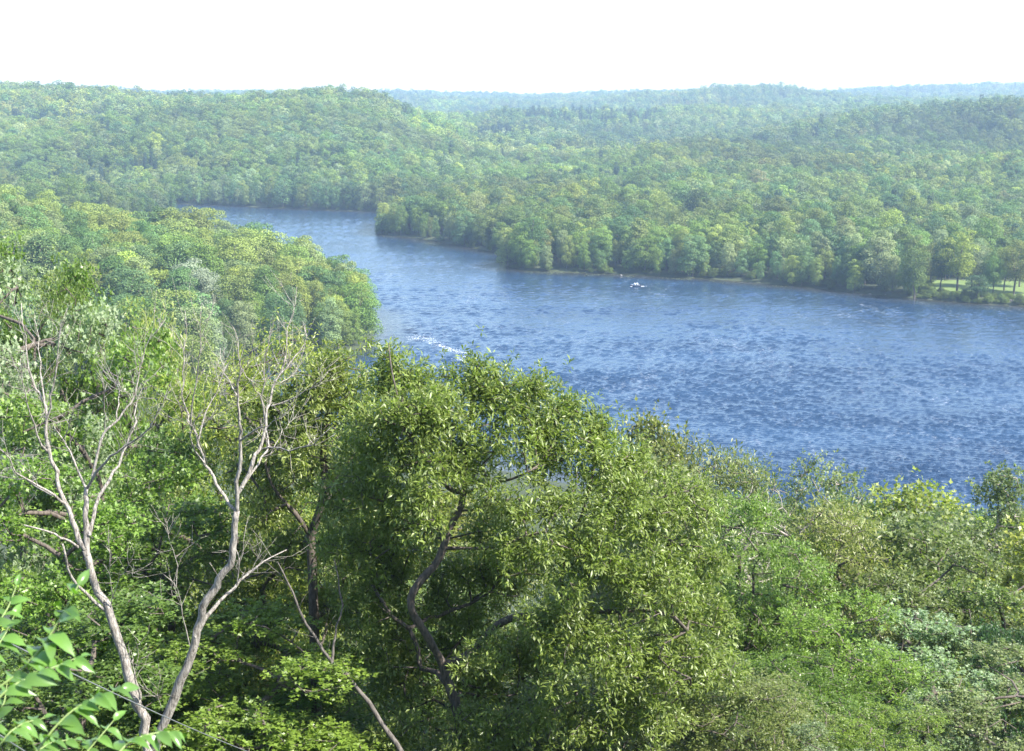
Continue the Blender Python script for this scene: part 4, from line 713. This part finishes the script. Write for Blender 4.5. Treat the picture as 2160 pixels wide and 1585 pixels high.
# reeds at the cove
rp = []; g0 = G(718, 748)
for _ in range(900):
    b = g0 + np.array([lr.normal() * 4 - 1.5, lr.normal() * 2.5 + 2, 0]); h_ = lr.uniform(.5, 1.3); a_ = lr.random() * 3.14; w_ = .07; dx = np.array([math.cos(a_) * w_, math.sin(a_) * w_, 0]); t = b + np.array([lr.normal() * .15, lr.normal() * .15, h_]); rp.append((np.array([b - dx, b + dx, t + dx * .2, t - dx * .2]), np.array([(0, 1, 2, 3)])))
V, T = join(rp); c = tag(link('reeds', mesh('reeds', V, T, [M_FAR], attrs={'var': lr.random(len(V)) * .9})), 'bright reeds at the tip of the cove', None, None, 'stuff'); c['tint'] = [.16, .24, .05]
# foam streak
fp = []
SX = [(872, 712), (900, 716), (925, 728), (955, 740), (985, 747), (965, 762)]
SXA = np.array([G(*q)[:2] for q in SX]); 
for _ in range(800):
    t = lr.random() * 4.999; k = int(t); c_ = SXA[k] + (SXA[k + 1] - SXA[k]) * (t - k); wd = [1.6, 1.3, .6, .9, 1.2][k]; c_ = c_ + lr.standard_normal(2) * np.array([1.2, 2.2]) * wd; r = lr.uniform(.04, .19); an = np.arange(5) * 2 * np.pi / 5 + lr.random() * 6
    rr_ = r * lr.uniform(.5, 1.2, 5); ring = np.stack([c_[0] + rr_ * 1.6 * np.cos(an), c_[1] + rr_ * np.sin(an), np.full(5, .10 + lr.random() * .05)], 1); fp.append((np.concatenate([ring, [[c_[0], c_[1], .17]]]), np.array([(i, (i + 1) % 5, 5) for i in range(5)])))
V, T = join(fp); tag(link('foam_streak', mesh('foam_streak', V, T, [simple('foam', (.55, .58, .62), .7)])), 'white wind foam drifting past the near left point', None, None, 'stuff')
# ------------------------------------------------------------------ motorboat
bg = G(1340, 604.5); bo = empty('motorboat', bg, 'small dark-hulled motorboat with two white panels of canopy crossing the river', 'boat'); bo.rotation_euler = (0, 0, math.radians(184))
M_HULL = simple('dark_hull', (.02, .03, .055), .3); M_WHITE = simple('white_canvas', (.55, .57, .60), .6, 0, .02); M_DECK = simple('grey_deck', (.35, .36, .38), .6); M_BLK = simple('black_motor', (.02, .02, .022), .35)
st = np.linspace(0, 1, 12); rings = []
for s in st:
    x = -2.7 + 5.4 * s; hw = 1.05 * (1 - max(0, (s - .45) / .55) ** 2.2) * (.92 + .08 * min(1, s * 4)) + .02; sh_ = .62 + .35 * s ** 2; kz = -.25 + .55 * max(0, (s - .7) / .3) ** 2
    rings.append([(x, -hw, sh_), (x, -hw * .92, .12 + kz * .5), (x, 0, kz), (x, hw * .92, .12 + kz * .5), (x, hw, sh_), (x, hw * .86, sh_), (x, hw * .8, .18 + .1 * s), (x, -hw * .8, .18 + .1 * s), (x, -hw * .86, sh_)])
V = np.array(rings).reshape(-1, 3); T = [(i * 9 + j, (i + 1) * 9 + j, (i + 1) * 9 + (j + 1) % 9, i * 9 + (j + 1) % 9) for i in range(11) for j in range(9)] + [(0, 4, 3, 1), (1, 3, 2, 2), (4, 0, 8, 5), (5, 8, 7, 6)]
link('hull', qmesh('hull', V, T, [M_HULL]), bo)
V, T = box(.9, 2.35, -.55, .55, .78, .88); V[:, 1] *= np.interp(V[:, 0], [.9, 2.35], [1.45, .55]); V[:, 2] += np.interp(V[:, 0], [.9, 2.35], [0, .12]); link('foredeck', mesh('foredeck', V, T, [M_DECK]), bo)
def panel(x0, x1, z0, z1, sl0, sl1):
    V = np.array([(x, y, z) for y in (-.82, .82) for (x, z) in ((x0, z0), (x1, z0), (x1 - sl1, z1 - .12), ((x0 + x1) / 2, z1), (x0 + sl0, z1 - .1))], float); V[:, 1] *= np.where(V[:, 2] > z0 + .2, .82, 1)
    T = [(0, 1, 2, 2), (0, 2, 3, 3), (0, 3, 4, 4), (5, 7, 6, 6), (5, 8, 7, 7), (5, 9, 8, 8)] + [(i, 5 + i, 5 + (i + 1) % 5, (i + 1) % 5) for i in range(5)]; return V, np.array(T)
V, T = panel(-.25, 1.35, .72, 1.75, .25, .75); link('canopy', qmesh('canopy', V, T, [M_WHITE]), bo)
V, T = panel(-1.55, -.4, .72, 1.8, .3, .15); link('canopy', qmesh('canopy', V, T, [M_WHITE]), bo)
V, T = tube([(-.33, 0, .2), (-.33, 0, 2.0)], .05, 8); link('canopy_post', qmesh('canopy_post', V, T, [M_BLK]), bo)
V, T = join([box(-3.05, -2.72, -.2, .2, .55, 1.05), box(-2.98, -2.8, -.08, .08, -.4, .55)]); link('outboard_motor', mesh('outboard_motor', V, T, [M_BLK]), bo)
for yy_, nm in ((-.4, 'seat'), (.4, 'seat')): V, T = join([box(-2.2, -1.7, yy_ - .25, yy_ + .25, .3, .62), box(-2.28, -2.16, yy_ - .25, yy_ + .25, .6, 1.0)]); link(nm, mesh('seat', V, T, [M_DECK]), bo)
wp = []
for _ in range(150):
    if lr.random() < .45: c_ = np.array([2.55 - lr.random() * 1.2, 0]); c_[1] = (lr.random() - .5) * 2 * (.4 + (2.55 - c_[0])); 
    else: c_ = np.array([-2.9 - lr.exponential(.7), lr.normal() * .3])
    r = lr.uniform(.05, .2); an = np.arange(5) * 2 * np.pi / 5; ring = np.stack([c_[0] + 1.5 * r * np.cos(an), c_[1] + r * np.sin(an), np.full(5, .05)], 1); wp.append((np.concatenate([ring, [[c_[0], c_[1], .05 + r * .5]]]), np.array([(i, (i + 1) % 5, 5) for i in range(5)])))
V, T = join(wp); wk = tag(link('boat_wake', mesh('boat_wake', V, T, [bpy.data.materials['foam']])), 'white spray and wake round the motorboat', None, None, 'stuff'); wk.location = bg; wk.rotation_euler = bo.rotation_euler
# ------------------------------------------------------------------ cables
M_WIRE = simple('cable', (.38, .39, .42), .35, .6, .05)
def cable(a, b, sag, r, lab):
    t = np.linspace(0, 1, 30)[:, None]; P = a + (b - a) * t; P[:, 2] -= (sag * 4 * t * (1 - t))[:, 0]; V, T = tube(P, r, 6); tag(link('overhead_cable', qmesh('overhead_cable', V - a, T, [M_WIRE], smooth=True)), lab, 'cable').location = a
cable(W(-60, 1318, 9.0), W(560, 1600, 21), .05, .006, 'thin grey cable running down past the dead tree stems')
cable(W(-40, 1525, 7.5), W(150, 1640, 13), .02, .006, 'short stretch of cable crossing the bottom left corner')
# ------------------------------------------------------------------ leafy shrub sprays in the near left corner
SD = 4.2; grg = np.random.default_rng(14); Vl = []; stems = []; 
def leaflet(P0, X, Zn, Ls, Wd, rng):
    X = norm(X); Yv = norm(np.cross(Zn, X)); Z_ = np.cross(X, Yv); nu_, nv_ = 9, 5; V = []; bend = rng.uniform(.2, .75); cup = rng.uniform(.25, .7); tw = rng.normal() * .25
    for i in range(nu_):
        s = i / (nu_ - 1); hw = Wd * (math.sin(math.pi * min(1, s ** .72)) ** .85 * (1 - .15 * s) + .02)
        if s > .75: hw *= (1 - s) / .25 * .75 + .25 * (1 - s) / .25
        for j in range(nv_):
            t = (j / (nv_ - 1) - .5) * 2; q = P0 + X * (s * Ls) + Z_ * (-bend * Ls * s * s); yv = Yv * math.cos(tw * s) + Z_ * math.sin(tw * s)
            V.append(q + yv * (t * hw) + Z_ * (abs(t) * hw * cup + .0015 * math.sin(s * 40) * abs(t)))
    T = [(i * nv_ + j, i * nv_ + j + 1, (i + 1) * nv_ + j + 1, (i + 1) * nv_ + j) for i in range(nu_ - 1) for j in range(nv_ - 1)]; return np.array(V), np.array(T)
sprays = [([(-30, 1470), (40, 1420), (90, 1365), (130, 1300), (165, 1235)], 8, 88, 0), ([(-40, 1330), (0, 1310), (18, 1280), (35, 1235)], 3, 70, .3), ([(-30, 1500), (20, 1450), (70, 1425), (120, 1405), (170, 1385)], 8, 72, -.3),
          ([(60, 1610), (110, 1540), (150, 1500), (200, 1470), (255, 1455)], 8, 74, -.2), ([(230, 1620), (260, 1575), (300, 1552), (350, 1543), (380, 1548)], 7, 72, -.1), ([(-20, 1600), (20, 1545), (50, 1525), (95, 1515)], 4, 68, .1),
          ([(-40, 1400), (-10, 1370), (10, 1340), (30, 1300)], 4, 74, .4), ([(20, 1640), (70, 1590), (110, 1565), (160, 1560)], 5, 74, .2), ([(-40, 1560), (-10, 1520), (10, 1480), (15, 1440)], 4, 76, .35), ([(150, 1640), (180, 1590), (215, 1550), (240, 1520)], 4, 70, .3)]
lvar = []
for pts, npair, lpx, dz in sprays:
    P = np.array([W(a_, b_, SD + dz + .05 * i) for i, (a_, b_) in enumerate(pts)]); s = np.linspace(0, 1, len(P)); s2 = np.linspace(0, 1, 16); Q = np.stack([np.interp(s2, s, P[:, q]) for q in range(3)], 1); Q[1:-1] = (Q[:-2] + 2 * Q[1:-1] + Q[2:]) / 4; stems.append(tube(Q, np.linspace(.0042, .0016, 16), 6))
    for k in range(npair + 1):
        f = .22 + .78 * k / npair; i = min(14, int(f * 15)); p0 = Q[min(15, int(round(f * 15)))]; d = norm(Q[i + 1] - Q[i]); side = norm(np.cross(d, np.array([0, 0, 1.])) + np.array([0, -.1, 0]))
        for sg in ((-1, 1) if k < npair else (0,)):
            X = norm(d * (.45 if sg else 1) + side * sg * .95 + np.array([0, 0, grg.uniform(-.35, .25)]) + grg.standard_normal(3) * .14); Zn = norm(np.array([.15, -.3, 1.]) + grg.standard_normal(3) * .38); Ls = lpx / F * SD * grg.uniform(.6, .88) * (.75 + .35 * math.sin(math.pi * f))
            V, T = leaflet(p0, X, Zn, Ls, Ls * .25, grg); Vl.append((V, T)); lvar.append(np.full(len(V), grg.random() * .85))
root = W(-230, 1900, SD + .6); gz = terrain(root[None, :2])[0]; root[2] = gz - .1
for pts, npair, lpx, dz in sprays:
    e0 = W(*pts[0], SD + dz); mid = (root + e0) / 2 + np.array([-.05, .05, .18]); t = np.linspace(0, 1, 10)[:, None]; stems.append(tube((1 - t) ** 2 * root + 2 * t * (1 - t) * mid + t * t * e0, np.linspace(.012, .0042, 10), 6))
e = empty('leafy_shrub', root, 'out-of-focus light green shrub sprays with paired leaflets in the near bottom left corner', 'shrub')
V, T = join(Vl); c = link('foliage', mesh('foliage', V - root, T, [M_SHRUB], smooth=True, attrs={'var': np.concatenate(lvar)}), e); c['tint'] = [.085, .18, .014]
V, T = join(stems); link('stems', qmesh('stems', V - root, T, [simple('green_stem', (.16, .22, .06), .5)], smooth=True), e)
# ------------------------------------------------------------------ haze, sky, sun
hm, nt, N, L = nmat('haze'); out = N('ShaderNodeOutputMaterial'); pv = N('ShaderNodeVolumePrincipled'); pv.inputs['Color'].default_value = (.52, .73, 1, 1); pv.inputs['Density'].default_value = .000145; pv.inputs['Anisotropy'].default_value = .2
L(pv.outputs[0], out.inputs['Volume']); V, T = box(-6080, 6080, -6080, 6080, -8, 150)
hz_ = tag(link('haze', mesh('haze', V, T, [hm])), 'thin blue summer haze', None, None, 'stuff')
SAZ, SEL = 114, 48
w = bpy.data.worlds.new('World'); sc.world = w; w.use_nodes = True; nt = w.node_tree; bgd = nt.nodes['Background']; sk = nt.nodes.new('ShaderNodeTexSky'); sk.sky_type = 'NISHITA'; sk.sun_disc = False; sk.sun_elevation = math.radians(SEL); sk.sun_rotation = math.radians(SAZ)
sk.altitude = 250; sk.air_density = 1.0; sk.dust_density = 1.0; sk.ozone_density = .9; nt.links.new(sk.outputs[0], bgd.inputs[0]); bgd.inputs[1].default_value = .135
ld = bpy.data.lights.new('sun', 'SUN'); ld.energy = 5.0; ld.angle = math.radians(.53); ld.color = (1, .955, .88); so = bpy.data.objects.new('sun', ld); COL.objects.link(so)
sv = Vector((math.sin(math.radians(SAZ)) * math.cos(math.radians(SEL)), math.cos(math.radians(SAZ)) * math.cos(math.radians(SEL)), math.sin(math.radians(SEL)))); so.rotation_euler = (-sv).to_track_quat('-Z', 'Y').to_euler(); so.location = (0, -20, 140)
sc.view_settings.view_transform = 'Standard'; sc.view_settings.look = 'None'; sc.view_settings.exposure = 1.66; sc.view_settings.gamma = 1
cy = sc.cycles; cy.max_bounces = 6; cy.diffuse_bounces = 3; cy.glossy_bounces = 2; cy.transmission_bounces = 3; cy.volume_bounces = 0; cy.caustics_reflective = False; cy.caustics_refractive = False; cy.sample_clamp_indirect = 6
cy.use_adaptive_sampling = True; cy.adaptive_threshold = .01; cy.use_denoising = True; cy.denoiser = 'OPENIMAGEDENOISE'; cy.denoising_prefilter = 'ACCURATE'
